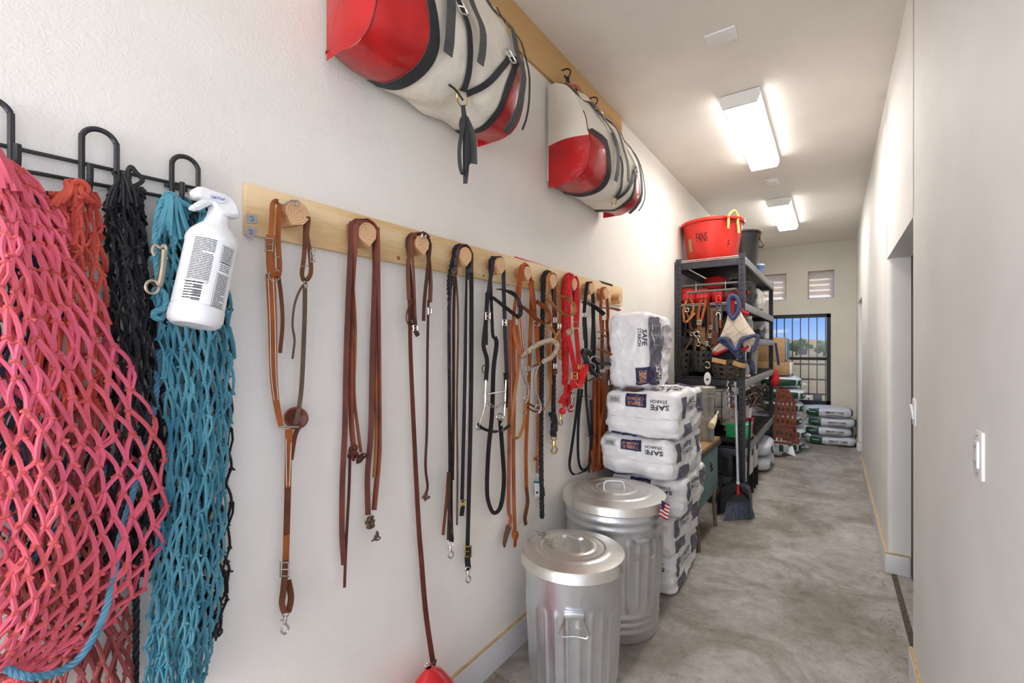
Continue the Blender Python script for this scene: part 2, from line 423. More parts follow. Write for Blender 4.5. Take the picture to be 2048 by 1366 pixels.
# right wall with two door openings and an added window beside the camera for fill light; rounded corners
D1a, D1b, DH1 = 2.88, 4.10, 2.18
D2a, D2b, DH2 = 7.55, 8.6, 2.22
T1 = .16
def wall_r(mb, y0, y1, z0=0, z1=CEIL+.02, r=.035):
    pts = [V((E+T1, y0, z0)), V((E+T1, y1, z0))]
    for i in range(6):
        a = PI/2*i/5; pts.append(V((E+r-r*math.sin(a), y1-r+r*math.cos(a), z0)))
    for i in range(6):
        a = PI/2*i/5; pts.append(V((E+r-r*math.cos(a), y0+r-r*math.sin(a), z0)))
    mb.prism(pts, (0, 0, z1-z0))
wr = MB()
WY0, WY1, WZ0, WZ1 = -1.8, .7, .65, 2.55
wall_r(wr, D1b, D2a); wall_r(wr, D2b, YB+.1); wall_r(wr, WY1, D1a); wall_r(wr, YN-.1, WY0)
wr.box2((E, WY0-.05, 0), (E+T1, WY1+.05, WZ0)); wr.box2((E, WY0-.05, WZ1), (E+T1, WY1+.05, CEIL+.02))
wr.box2((E, D1a-.05, DH1), (E+T1, D1b+.05, CEIL+.02)); wr.box2((E, D2a-.05, DH2), (E+T1, D2b+.05, CEIL+.02))
struct('wall_right', wr, m_wallr)
# dark door leaves in the two openings
for i, (a, b, h) in enumerate(((D1a, D1b, DH1), (D2a, D2b, DH2))):
    d = struct('door_%d' % (i+1), MB().box2((E+T1-.035, a-.02, .01), (E+T1+.02, b+.02, h+.02)), m_dark if i == 0 else m_base)
    MB().tube([(E+T1-.10, a+.12, 1.0), (E+T1-.03, a+.12, 1.0)], .012, 8).ell((E+T1-.1, a+.12, 1.0), .028).build('door_knob', m_steel, d)
w2 = struct('window_added_right', MB().box2((E+.04, WY0, WZ0), (E+.1, WY0+.06, WZ1)).box2((E+.04, WY1-.06, WZ0), (E+.1, WY1, WZ1)).box2((E+.04, WY0, WZ1-.06), (E+.1, WY1, WZ1)).box2((E+.04, WY0, WZ0), (E+.1, WY1, WZ0+.06)).box2((E+.04, (WY0+WY1)/2-.025, WZ0), (E+.1, (WY0+WY1)/2+.025, WZ1)), m_black)  # invented window frame in front of the side fill lamp
# back wall with window and two louvred vents
WX0, WX1, BZ0, BZ1 = -.98, -.03, .56, 2.13
LV = ((-1.05, -.675), (-.355, .02)); LZ0, LZ1 = 2.39, 2.865
wb = MB(); TB = .18
wb.box2((-W-.2, YB, 0), (2.2, YB+TB, BZ0)); wb.box2((-W-.2, YB, BZ0), (WX0, YB+TB, BZ1)); wb.box2((WX1, YB, BZ0), (2.2, YB+TB, BZ1))
wb.box2((-W-.2, YB, BZ1), (2.2, YB+TB, LZ0)); wb.box2((-W-.2, YB, LZ1), (2.2, YB+TB, CEIL+.05))
xs = [-W-.2, LV[0][0], LV[0][1], LV[1][0], LV[1][1], 2.2]
for i in (0, 2, 4): wb.box2((xs[i], YB, LZ0), (xs[i+1], YB+TB, LZ1))
struct('wall_back', wb, m_wallb)
struct('wall_outer', MB().box2((2.0, YN, 0), (2.2, YB, CEIL)), m_wallb) if False else None
# window frame, sashes, bars
m_glass = bpy.data.materials.new('window_glass'); m_glass.use_nodes = True
n_, b_ = base(m_glass)
gt = n_.nodes.new('ShaderNodeBsdfTransparent'); gg = n_.nodes.new('ShaderNodeBsdfGlossy'); gg.inputs['Roughness'].default_value = .25
gf = n_.nodes.new('ShaderNodeFresnel'); gf.inputs[0].default_value = 1.06; gm = n_.nodes.new('ShaderNodeMixShader')
gm.inputs[0].default_value = .02; n_.links.new(gt.outputs[0], gm.inputs[1]); n_.links.new(gg.outputs[0], gm.inputs[2]); n_.links.new(gm.outputs[0], n_.nodes['Material Output'].inputs[0])
fw = .06; yF = YB+.05
w1 = MB()
w1.box2((WX0, yF, BZ0), (WX0+fw, yF+.06, BZ1)); w1.box2((WX1-fw, yF, BZ0), (WX1, yF+.06, BZ1)); w1.box2((WX0, yF, BZ1-fw), (WX1, yF+.06, BZ1)); w1.box2((WX0, yF, BZ0), (WX1, yF+.06, BZ0+fw+.02))
w1 = struct('window_1', w1, m_black)
MB().box2((WX0+fw, yF+.005, 1.335), (WX1-fw, yF+.05, 1.385), bev=.004).build('meeting_rail', m_black, w1)
MB().box2((WX0+fw, yF+.025, 1.38), (WX1-fw, yF+.029, BZ1-fw)).build('pane', m_glass, w1)
MB().box2((WX0+fw, yF+.025, BZ0+fw), (WX1-fw, yF+.029, 1.34)).build('pane', m_glass, w1)
nb = 8
for i in range(nb):
    xb = WX1-.075-i*.122
    if xb > WX0+.03: MB().box2((xb-.008, yF+.09, BZ0), (xb+.008, yF+.106, BZ1)).build('security_bar', m_black, w1)
m_plate = M('blue_grey_plate', (66, 76, 92), .5, var=.1)
for (px, py, lb) in ((1605, 703.5, 'dark square plate behind the upper window pane'), (1635, 795.5, 'dark square plate behind the lower window pane')):
    p = onY(px, py, yF+.08); q = MB().box(p, (.13, .008, .1), bev=.003).build('window_plate', m_plate); tag(q, lb, 'plate')
# louvre vents: tilted translucent white blades in a frame
m_louv = M('louvre_white', (240, 236, 232), .4, var=.02)
n_, b_ = base(m_louv); b_.inputs['Transmission Weight'].default_value = 0
tl = n_.nodes.new('ShaderNodeBsdfTranslucent'); tl.inputs[0].default_value = (1, .95, .88, 1); ms = n_.nodes.new('ShaderNodeMixShader'); ms.inputs[0].default_value = .75
n_.links.new(b_.outputs[0], ms.inputs[1]); n_.links.new(tl.outputs[0], ms.inputs[2]); n_.links.new(ms.outputs[0], n_.nodes['Material Output'].inputs[0])
m_lfr = M('louvre_frame_tan', (196, 176, 152), .6)
for i, (a, b) in enumerate(LV):
    v = thing('louvre_vent', ('white louvred vent high on back wall, nearer the shelves', 'white louvred vent high on back wall, nearer the right corner')[i], 'vent', ((a+b)/2, YB+.1, LZ0), 'louvred vents above the window')
    MB().box2((a, YB+.06, LZ0), (a+.012, YB+.15, LZ1)).box2((b-.012, YB+.06, LZ0), (b, YB+.15, LZ1)).box2((a, YB+.06, LZ0), (b, YB+.15, LZ0+.012)).box2((a, YB+.06, LZ1-.012), (b, YB+.15, LZ1)).build('frame', m_lfr, v)
    for k in range(5):
        z = LZ0+.05+k*.093; MB().box(((a+b)/2, YB+.105, z+.03), (b-a-.03, .008, .122), rot=Matrix.Rotation(math.radians(30), 3, 'X')).build('slat', m_louv, v)
# baseboards
def bboard(name, a, b, X, sgn, h=.135, t=.014):
    o = struct(name, MB().box2((X, a, 0), (X+sgn*t, b, h)), m_base)
    MB().box2((X, a, h), (X+sgn*(t-.002), b, h+.009)).build('raw_top_edge', m_caulk, o)
bboard('baseboard_left', YN, YB, -W, 1)
bboard('baseboard_right', YN, D1a-.01, E, -1); bboard('baseboard_middle', D1b+.0, D2a, E, -1); bboard('baseboard_far', D2b, YB, E, -1)
for nm, yy in (('baseboard_jamb', D1b), ('baseboard_jamb_far', D2b)):
    o = struct(nm, MB().box2((E-.014, yy-.014, 0), (E+T1-.04, yy, .135), bev=.006), m_base); MB().box2((E-.012, yy-.012, .135), (E+T1-.04, yy, .144)).build('raw_top_edge', m_caulk, o)
struct('baseboard_back', MB().box2((-W, YB-.014, 0), (E, YB, .135)), m_base)
# floor joint at the door threshold
struct('trim_1', MB().box2((E+.02, D1a, .0), (E+.05, D1b, .004)), M('threshold_grit', (92, 82, 70), .9, var=.4, scale=60))

# ================================================================== outside
m_grass = M('dry_field', (118, 98, 66), .9, scale=.35, rgb2=(120, 116, 70), detail=8)
struct('ground_outside', MB().add([(-300, YB+.3, -.4), (300, YB+.3, -.4), (300, 700, 3.0), (-300, 700, 3.0)], [(0, 1, 2, 3)]), m_grass)
m_rock = M('red_rock', (160, 112, 82), .9, scale=.08, rgb2=(140, 118, 80), bump=.5, bscale=.3, bdist=2)
hb = MB()
hp = onY(1615, 672, 320)
def hillf(u, v):
    a = u*2*PI; r = v
    x = math.cos(a)*r*130; y = math.sin(a)*r*70; h = max(0, 1-r)**.8*4.6
    return V((hp.x+x, 330+y, 1+h*(1+.35*mnoise.noise(V((x*.05, y*.05, 1))))+1.2*mnoise.noise(V((x*.15, y*.15, 3)))*(1-r)))
hb.grid(hillf, 64, 24, wrapu=True)
struct('hill', hb, m_rock)
m_leaf = M('tree_green', (128, 156, 88), .8, var=.3, scale=1.2); m_trunk = M('tree_bark', (92, 74, 58), .9)
def tree(px, py, Y, wpx, hpx, label):
    c = onY(px, py, Y); s = dep(c)/F; t = thing('tree', label, 'tree', (c.x, Y, c.z-hpx*s*.5), 'trees beyond the window')
    mb = MB(); rnd = random.Random(px)
    for i in range(16):
        a = rnd.random()*2*PI; r = rnd.random()**.5; cc = c+V((math.cos(a)*r*wpx*s*.36, math.sin(a)*r*wpx*s*.36, (rnd.random()-.45)*hpx*s*.5))
        q = MB().ell(cc, (wpx*s*.2, wpx*s*.2, hpx*s*.2), 12, 8); q.v = [p+V((1, 1, 1))*0+(p-cc)*.5*mnoise.noise(p*(3/(wpx*s*.1))) for p in q.v]; mb.add(q.v, q.f)
    mb.build('foliage', m_leaf, t)
    MB().tube([(c.x, Y, c.z-hpx*s*.62), (c.x, Y, c.z)], wpx*s*.05, 7).build('trunk', m_trunk, t)
tree(1593, 691, 95, 34, 34, 'large round green tree seen through the window, left of the others')
tree(1613, 692, 120, 24, 22, 'small green tree seen through the window, between two larger trees')
tree(1648, 694, 90, 34, 32, 'bushy green tree at the right edge of the window view')
fn = thing('pipe_fence', 'rusty three rail pipe fence across the field outside', 'fence', (0, 17, -.4))
m_rust = M('rusty_pipe', (112, 72, 62), .7, var=.2)
for z in (.1, .55, 1.02): MB().tube([(-14, 17, z), (10, 17, z)], .03, 8).build('rail', m_rust, fn)
for i in range(9): MB().tube([(-14+i*3, 17, -.42), (-14+i*3, 17, 1.1)], .035, 8).build('post', m_rust, fn)

# ================================================================== ceiling fittings
m_lamp = bpy.data.materials.new('lamp_diffuser'); m_lamp.use_nodes = True
n_, b_ = base(m_lamp); b_.inputs['Emission Color'].default_value = (1, .965, .92, 1); b_.inputs['Emission Strength'].default_value = LAMP; b_.inputs['Base Color'].default_value = (.9, .9, .9, 1)
q = n_.nodes.new('ShaderNodeTexNoise'); q.inputs['Scale'].default_value = 40
m_lside = m_lamp.copy(); m_lside.node_tree.nodes['Principled BSDF'].inputs['Emission Strength'].default_value = LAMP*.13
m_fix = M('fixture_white', (236, 236, 234), .4, var=.02)
for (yc, lb) in ((4.2, 'long lit ceiling light nearer the hanging bags'), (6.97, 'lit ceiling light farther back, above the shelves')):
    t = thing('ceiling_light', lb, 'light', (-.53, yc, CEIL-.1), 'wraparound ceiling lights')
    MB().box((-.53, yc, CEIL-.014), (.25, 1.38, .03), bev=.004).build('housing', m_fix, t)
    for s in (-1, 1):
        y = yc+s*.685
        MB().prism([V((-.53+x, y, z)) for x, z in ((-.125, CEIL-.005), (-.125, CEIL-.05), (-.105, CEIL-.095), (.105, CEIL-.095), (.125, CEIL-.05), (.125, CEIL-.005))], (0, s*.02, 0)).build('end_cap', m_fix, t)
    MB().prism([V((-.53+x, yc-.68, z)) for x, z in ((-.12, CEIL-.03), (-.12, CEIL-.055), (-.1, CEIL-.088), (.1, CEIL-.088), (.12, CEIL-.055), (.12, CEIL-.03))], (0, 1.36, 0)).build('lens_sides', m_lside, t)
    MB().box2((-.53-.104, yc-.68, CEIL-.093), (-.53+.104, yc+.68, CEIL-.0885), bev=.001).build('diffuser', m_lamp, t)
tag(MB().box((-.52, 2.81, CEIL-.006), (.16, .115, .012), bev=.004).build('ceiling_plate', m_fix), 'blank white plate on the ceiling before the first light', 'plate')
t = thing('ceiling_sensor', 'small white sensor box on the ceiling between the lights', 'sensor', (-.53, 5.6, CEIL))
MB().box((-.53, 5.6, CEIL-.008), (.115, .2, .016), bev=.004).build('cover', m_fix, t); MB().box((-.53, 5.6, CEIL-.02), (.07, .13, .012), bev=.004).build('lens', m_white, t)
# right-wall plates
p = V((E, 1.635, 1.295)); t = thing('wall_outlet', 'white rectangular outlet plate on the right wall, nearest', 'outlet', p)
MB().box(p+V((-.004, 0, 0)), (.008, .075, .122), bev=.003).build('plate', m_white, t)
MB().box(p+V((-.0095, 0, 0)), (.006, .034, .067), bev=.0015).build('receptacle', m_white, t)
sl = MB()
for s in (-1, 1):
    for d in (-.006, .006): sl.box(p+V((-.0126, d, s*.02)), (.0006, .002, .008))
    sl.ell(p+V((-.0126, 0, s*.02-.009)), (.0006, .002, .002), 6, 4)
tag(sl.build('slots', m_dark, t), kind='stuff')
for s in (-1, 1): MB().ell(p+V((-.008, 0, s*.048)), (.0015, .003, .003), 8, 4).build('screw', m_steel, t)
p = V((E, 2.775, 1.27)); t = thing('light_switch', 'white rocker light switch beside the dark doorway', 'switch', p)
MB().box(p+V((-.004, 0, 0)), (.008, .075, .122), bev=.003).build('plate', m_white, t)
MB().box(p+V((-.012, 0, 0)), (.009, .034, .067), rot=Matrix.Rotation(math.radians(-7), 3, 'Y'), bev=.001).build('rocker', m_white, t)
# ================================================================== materials of the things
m_pine = wood('pine_board', (232, 205, 160), (214, 178, 124), 1, 26)
m_ply = wood('plywood', (205, 165, 108), (168, 118, 62), 1, 16)
m_pegw = wood('peg_wood', (206, 158, 112), (172, 120, 78), 0, 30)
m_knot = M('wood_knot', (150, 96, 46), .6, var=.2)
# end grain rings: distance from the object's own axis
m_endg = bpy.data.materials.new('end_grain'); m_endg.use_nodes = True
n_, b_ = base(m_endg); L_ = n_.links.new
t_ = n_.nodes.new('ShaderNodeTexCoord'); mp_ = n_.nodes.new('ShaderNodeMapping'); mp_.inputs['Scale'].default_value = (0, 1, 1); L_(t_.outputs['Object'], mp_.inputs[0])
ln = n_.nodes.new('ShaderNodeVectorMath'); ln.operation = 'LENGTH'; L_(mp_.outputs[0], ln.inputs[0])
nz_ = n_.nodes.new('ShaderNodeTexNoise'); nz_.inputs['Scale'].default_value = 25; L_(t_.outputs['Object'], nz_.inputs['Vector'])
ma = n_.nodes.new('ShaderNodeMath'); ma.operation = 'MULTIPLY_ADD'; ma.inputs[1].default_value = .006; L_(nz_.outputs[0], ma.inputs[0]); L_(ln.outputs['Value'], ma.inputs[2])
mb_ = n_.nodes.new('ShaderNodeMath'); mb_.operation = 'MULTIPLY'; mb_.inputs[1].default_value = 125; L_(ma.outputs[0], mb_.inputs[0])
mf = n_.nodes.new('ShaderNodeMath'); mf.operation = 'FRACT'; L_(mb_.outputs[0], mf.inputs[0])
rr = n_.nodes.new('ShaderNodeValToRGB'); L_(mf.outputs[0], rr.inputs[0])
rr.color_ramp.elements[0].position = .66; rr.color_ramp.elements[0].color = lin((224, 182, 138)); rr.color_ramp.elements[1].position = .97; rr.color_ramp.elements[1].color = lin((172, 114, 72))
L_(rr.outputs[0], b_.inputs['Base Color']); b_.inputs['Roughness'].default_value = .65

def leather(name, rgb, rough=.55, var=.22): return M(name, rgb, rough, var=var, scale=22, bump=.25, bscale=180, bdist=.001, stretch=(1, 1, .45), spec=.22)
l_tan = leather('tan_leather', (152, 84, 40)); l_russ = leather('russet_leather', (132, 66, 34)); l_brown = leather('brown_leather', (102, 58, 36)); l_dark = leather('dark_brown_leather', (72, 44, 36))
l_burg = leather('burgundy_latigo', (92, 46, 36)); l_black = leather('black_leather', (34, 33, 36), .4); l_grey = leather('weathered_leather', (96, 76, 62), .6); l_orange = leather('orange_leather', (158, 78, 38)); l_pale = leather('pale_leather', (166, 110, 62)); l_pink = leather('rosy_leather', (160, 92, 62)); l_grey2 = leather('grey_strap', (84, 82, 82), .6)
m_raw = M('rawhide_noseband', (176, 160, 138), .6, var=.25, scale=60)
m_web = M('black_webbing', (42, 43, 46), .7, var=.12, bump=.5, bscale=420, bdist=.001)
m_webd = M('faded_webbing', (74, 76, 76), .75, var=.15, bump=.5, bscale=420, bdist=.001)
m_redn = M('red_nylon', (206, 16, 24), .55, var=.12, bump=.3, bscale=300, bdist=.001)
m_redr = M('red_rope', (190, 14, 26), .7, var=.15, bump=.5, bscale=200, bdist=.002)
m_ropek = M('black_rope', (24, 24, 28), .7, var=.3)
m_stitch = M('white_stitch', (232, 220, 200), .7)
m_tape = M('duct_tape', (160, 162, 166), .4, .3, var=.08)

# ================================================================== peg board
Y0 = wl(485, 400, .0).y; Y1 = wl(1245, 600, .019).y
zb0, zb1 = 1.883, 2.026
pb = thing('peg_board', 'long pale pine board with wooden pegs carrying bridles', 'rack', (-W, (Y0+Y1)/2, zb0))
MB().box2((-W, Y0, zb0), (-W+.019, Y1, zb1), bev=.002).build('board', m_pine, pb)
pegpx = [(594, 427), (735, 467), (845, 489), (932, 512), (1002, 531), (1056, 546), (1107, 562), (1149, 568), (1184, 577), (1213, 587), (1241, 597)]
peg_len = .078
ppos = []
ya = onX(594, 427, -W+peg_len).y; yb = onX(1184, 577, -W+peg_len).y; stp = (yb-ya)/8
shape = []
for i in range(9):
    a = math.radians(20+i*(140/8)); shape.append((math.cos(a)*.039, math.sin(a)*.039))
shape += [(-.041, 0), (-.036, -.012), (-.004, -.043), (.03, -.02), (.039, .004)]
for i, (px, py) in enumerate(pegpx):
    c = onX(px, py, -W+peg_len); ppos.append(c)
    rot = (i*37 % 40)-20
    if i == 10: rot = 0
    cr_, sr_ = math.cos(math.radians(rot)), math.sin(math.radians(rot)); sc = .96+.05*math.sin(i*2.3)
    poly = [(-W+.018, c.y+(a*cr_-b*sr_)*sc, c.z+(a*sr_+b*cr_)*sc) for a, b in shape]
    Lg = peg_len-.018
    o = MB().prism(poly, (Lg, 0, 0)).build('peg', m_pegw, pb)
    e_ = MB().prism([(0, (a*cr_-b*sr_)*sc*.985, (a*sr_+b*cr_)*sc*.985) for a, b in shape], (.0012, 0, 0)).build('end_grain', m_endg)
    e_.parent = o; e_.location = V((-W+.018+Lg, c.y+.0, c.z))-pb.location
    k_ = MB().add([(.0016, .004, .005), (.0016, .0065, .008), (.0016, .028, .024)], [(0, 1, 2)]).build('end_crack', l_dark); k_.parent = o; k_.location = e_.location; k_.rotation_euler = (math.radians(i*77 % 360), 0, 0)
for (px, py, r) in ((797, 516, .008), (967, 551, .006), (1190, 594, .005), (1222, 598, .004)):
    p = wl(px, py, .0195); MB().ell(p, (.0012, r, r), 12, 5).build('knot', m_knot, pb)
for (px, py) in ((728, 495), (1013, 546)):
    p = wl(px, py, .0195); MB().ell(p, (.0012, .0028, .0028), 8, 5).build('nail_hole', l_dark, pb)
for i, q in enumerate((((492, 428), (513, 430), (515, 446), (493, 446)), ((496, 452), (515, 458), (504, 480), (489, 466)))):
    P = [wl(a, b, .0205+(.004 if j in (1, 2) else 0)) for j, (a, b) in enumerate(q)]
    tp = MB().prism(P, (.0008, 0, 0)).build('tape_tag', m_tape); tag(tp, ('grey duct tape square on the peg board end, upper one', 'grey duct tape tag curling off the peg board lower edge')[i], 'tape', 'duct tape pieces')
    c = (P[0]+P[1]+P[2]+P[3])/4
    lx = []
    pts_ = [(-.006, .003), (-.002, .007), (.003, .004), (-.001, 0), (.004, -.003), (.001, -.007), (-.005, -.005)]
    MB().tube([c+V((.0018+.002, a, b)) for a, b in pts_], .0007, 4).build('pen_mark', l_black, tp)

def arc(pk, off=.055, rad=.044, a0=185, a1=-8, n=7):
    c = ppos[pk]; out = []
    for i in range(n):
        a = math.radians(a0+(a1-a0)*i/(n-1)); q = V((-W+off, c.y+rad*math.cos(a), c.z+rad*math.sin(a))); s_ = toP(q); out.append((s_[0], s_[1], off))
    return out
# ================================================================== 1: tie-down breast strap with spoon
t = thing('tie_down_strap', 'tan and dark leather tie-down strap with steel ring and snap on first peg', 'strap', wl(575, 850, .04))
rib(t, 'left_strap', [(541, 548, .06), (545, 640, .05), (547, 740, .045), (552, 800, .04), (562, 852, .04)], 20, l_tan, phi=78, w2=11)
for dx in (-5, 5): rib(t, 'stitching', [(541+dx, 556, .063), (545+dx, 640, .053), (547+dx, 740, .048), (552+dx*.8, 800, .044)], 1.2, m_stitch, phi=78, t=.0008)
rib(t, 'left_billet', [(541, 470, .075), (541, 520, .07), (543, 545, .066)], 18, l_tan, phi=70)
rib(t, 'left_loop', [(556, 404, .09), (549, 404, .085), (545, 412, .08), (544, 440, .078), (541, 485, .075), (540, 520, .072), (548, 550, .066), (556, 552, .062), (559, 530, .06), (556, 480, .06), (558, 430, .06), (560, 406, .06)], 11, l_tan, phi=60)
rib(t, 'left_tail', [(556, 545, .052), (563, 600, .045), (565, 650, .042), (560, 706, .04)], 8, l_brown, phi=70)
buckle(t, 538, 489, 17, 28, m_steel, .085, tilt=3)
MB().tube([wl(549, 513, .08), wl(559, 514, .075)], .0016, 6).build('buckle_bar', m_steel, t)
ring(t, 'ring', 548, 550, 12, 1.8, m_steel, .06)
rib(t, 'right_strap', [(610, 573, .06), (609, 640, .05), (604, 760, .045), (598, 815, .04), (590, 850, .04)], 9, l_grey, phi=70)
rib(t, 'right_billet', [(611, 446, .06), (609, 500, .06), (606, 530, .062), (604, 548, .064), (608, 560, .066), (617, 556, .066), (622, 540, .066), (619, 500, .068), (614, 470, .07), (617, 440, .075), (613, 434, .08)], 9, l_brown, phi=55)
rib(t, 'right_tail', [(612, 565, .06), (600, 580, .055), (589, 610, .05), (585, 650, .045), (589, 680, .042), (585, 718, .04)], 5, l_grey, phi=60)
buckle(t, 625, 512, 9, 26, m_steel, .075)
MB().tube([wl(603, 533, .07), wl(617, 531, .07)], .0015, 6).build('keeper', m_steel, t)
tb(t, 'snap_link', [(612, 556), (608, 566), (610, 575), (615, 572), (612, 556)], 1.6, m_steel, .068)
MB().tube(crv([wl(561, 407, .095), wl(572, 405, .1), wl(582, 402, .1), wl(592, 403, .098)], 4), .0032, 7).build('peg_snap', m_steel, t)
ring(t, 'peg_ring', 593, 406, 6, 1.3, m_steel, .095)
MB().tube([wl(556, 854, .045), wl(597, 854, .045)], .0028, 7).build('ring_bar', m_steel, t)
# spoon (leather keeper flap)
mb = MB()
def spoon(u, v):
    a = u*2*PI; r = v; p = wl(590+25*r*math.cos(a)+(0), 836+25*r*math.sin(a)*.9, .035); p.x += .02*(r*r-1)*1.0+.006; return p
mb.grid(spoon, 24, 6, wrapu=True); sp = mb.build('spoon', M('spoon_leather', (112, 58, 44), .35, var=.2), t); sm = sp.modifiers.new('thickness', 'SOLIDIFY'); sm.thickness = .003
rib(t, 'centre_patch', [(578, 858, .05), (577, 900, .045), (576, 975, .042)], 15, l_tan, phi=85, w2=10)
for dx in (-5.2, 5.2): rib(t, 'stitching', [(578+dx, 862, .0475), (577+dx*.9, 900, .0475), (576+dx*.6, 972, .0445)], 1.2, m_stitch, phi=85, t=.0012)
rib(t, 'spoon_neck', [(600, 850, .04), (590, 872, .04), (582, 920, .038)], 9, l_brown, phi=80)
rib(t, 'centre_strap', [(577, 900, .04), (575, 1000, .038), (571, 1130, .036), (567, 1180, .038), (564, 1205, .045), (568, 1222, .05), (576, 1222, .045), (582, 1195, .035), (576, 1160, .032)], 13, l_brown, phi=82, phi2=50, k=6)
rib(t, 'hole_patch', [(573, 1070, .041), (571, 1120, .04)], 12, l_tan, phi=82)
buckle(t, 569, 1139, 19, 32, m_steel, .05)
snap(t, 571, 1222, 48, m_steel, .045, tilt=4)

# ================================================================== 2: burgundy split reins
def over(pk, off, rad):      # strap path over a peg from left fall to right fall
    return arc(pk, off, rad)
def rein(name, label, left, right, wpx, mat, pk, l, r, top, phi=35, off=.06, knots=(), w2=None):
    px, py = pegpx[pk]; tt = thing(name, label, 'rein', wl(px, 800, .03))
    if left: P = [(q[0], q[1], q[2] if len(q) > 2 else .035) for q in reversed(left)]
    else: P = []
    A = over(pk, off, .0425+.0008*(60-abs(top-430) % 7)*.1 if False else .043+.0035*((abs(l)*7+abs(r)) % 3))
    if not left: A = A[1:]
    if not right: A = A+[(A[-1][0], A[-1][1]+26, off)]
    if not left: A = [(A[0][0]-2, A[0][1]+16, off)]+A
    P += A
    if right: P += [(q[0], q[1], q[2] if len(q) > 2 else .035) for q in right]
    rib(tt, 'strap', P, wpx, mat, phi=phi, k=6)
    return tt
def knot(par, px, py, s, mat, off=.04, seed=1):
    rnd = random.Random(seed); mb = MB()
    for i in range(4):
        c = V((0, 0, 0)); n = 12; a0 = rnd.random()*PI; rad = s*(.55+.2*rnd.random()); ax = V((rnd.uniform(-.4, .4)+1, rnd.uniform(-1, 1), rnd.uniform(-1, 1))).normalized(); u = ax.orthogonal().normalized(); v = ax.cross(u)
        cc = wl(px+rnd.uniform(-.35, .35)*s, py+rnd.uniform(-.6, .6)*s, off); m = dep(cc)/F
        mb.tube([cc+(u*math.cos(2*PI*j/n)+v*math.sin(2*PI*j/n)*.75)*rad*m for j in range(n)], s*.17*m, 6, True)
    mb.ell(wl(px, py, off), s*.5*dep(wl(px, py, off))/F, 8, 6)
    return mb.build('knot', mat, par)
r2 = rein('split_rein', 'burgundy leather rein with frayed tip hanging lowest from second peg', [(693, 700), (690, 850), (685, 960), (684, 1060), (688, 1130)], [(745, 700), (742, 860), (735, 950), (736, 1030)], 11, l_burg, 1, -36, 14, 436, 40)
knot(r2, 742, 1046, 13, l_grey, seed=4); knot(r2, 752, 1074, 9, l_grey, seed=5)
rib(r2, 'frayed_tip', [(700, 900, .03), (698, 980, .03), (692, 1090, .03), (689, 1175, .03)], 6, l_burg, phi=60)
r2 = rein('split_rein', 'burgundy leather rein knotted near its middle on second peg', [(702, 620), (702, 760), (703, 850), (708, 900)], [(757, 700), (758, 860), (757, 920), (748, 1020)], 10, leather('red_brown_latigo', (116, 58, 42)), 1, -28, 20, 440, 30, .075)
knot(r2, 708, 905, 14, l_burg, seed=7); knot(r2, 722, 914, 11, l_dark, seed=8)
r2 = rein('split_rein', 'thin brown leather rein hanging innermost on second peg', [(710, 640), (708, 780), (716, 860), (722, 905)], [(751, 700), (752, 880), (748, 955)], 6, leather('light_latigo', (138, 86, 54)), 1, -22, 10, 444, 30, .045)

# ================================================================== 3: brown headstall and long rein to the red pouch
t = thing('brown_headstall', 'slim dark brown headstall with knotted strings on third peg', 'bridle', wl(845, 800, .03))
rib(t, 'crown', [(818, 600, .05), (816, 540, .055)]+arc(2, .06)+[(861, 560, .055), (860, 605, .05)], 8, l_brown, phi=30)
rib(t, 'cheek_strap', [(826, 640, .04), (822, 560, .045)]+arc(2, .045, .047, a1=70, n=4), 6, l_dark, phi=40)
rib(t, 'cheek_strap', [(831, 640, .045), (828, 560, .06)]+arc(2, .07, .046, a1=60, n=4), 5, l_brown, phi=40)
rib(t, 'billet', arc(2, .07, .047, a0=60, n=4)+[(853, 560, .055), (849, 600, .05), (847, 642, .045)], 7, l_dark, phi=60)
rib(t, 'throat_string', [(830, 592, .05), (816, 618, .05), (813, 640, .05), (822, 655, .05), (830, 662, .05)], 3, l_brown, phi=50)
rib(t, 'throat_string', [(828, 600, .05), (819, 622, .055), (818, 640, .055), (826, 650, .05)], 3, l_dark, phi=50)
rib(t, 'keeper_tab', [(829, 638, .055), (831, 660, .055), (836, 672, .055)], 9, l_dark, phi=70)
buckle(t, 831, 656, 9, 12, m_steel, .062); buckle(t, 860, 622, 8, 14, m_steel, .058)
rib(t, 'crown_tab', [(842, 466, .085), (850, 470, .09), (856, 474, .088)], 10, l_dark, phi=20)
buckle(t, 848, 471, 9, 8, m_steel, .095)
t = thing('long_rein', 'long brown rein running from third peg down to a red pouch', 'rein', wl(845, 1300, .03))
rib(t, 'strap', [(819, 600, .05), (821, 700, .04), (825, 800, .035), (832, 950, .03), (838, 1060, .03), (842, 1110, .03), (851, 1220, .035), (866, 1326, .05)], 7, l_burg, phi=70, w2=11)
knot(t, 868, 1328, 8, l_grey, .06, 11)
t = thing('thin_rein', 'thin brown rein with a small knot at its end, third peg', 'rein', wl(855, 900, .03))
rib(t, 'strap', [(857, 600, .05), (855, 700, .04), (854, 850, .035), (851, 930, .032), (855, 970, .03), (853, 985, .03)], 5, l_dark, phi=60)
knot(t, 851, 992, 9, l_grey, .04, 13)
m_redp = M('red_vinyl', (196, 22, 30), .32, var=.12, scale=9, bump=.25, bscale=14, bdist=.006, coat=.3)
p = wl(850, 1331, .1); rp_ = MB()
def pouch(u, v):
    a = u*2*PI; z = p.z*(1-v); s = .012+.20*min(1, v*1.1)**.62; return V((p.x+.02+.62*s*math.cos(a)*(1+.05*math.sin(3*a)), p.y+.02*v+s*math.sin(a), max(0.002, z)))
rp_.grid(pouch, 24, 12, wrapu=True); n0 = len(rp_.v); rp_.f.append(tuple(range(n0-24, n0)))
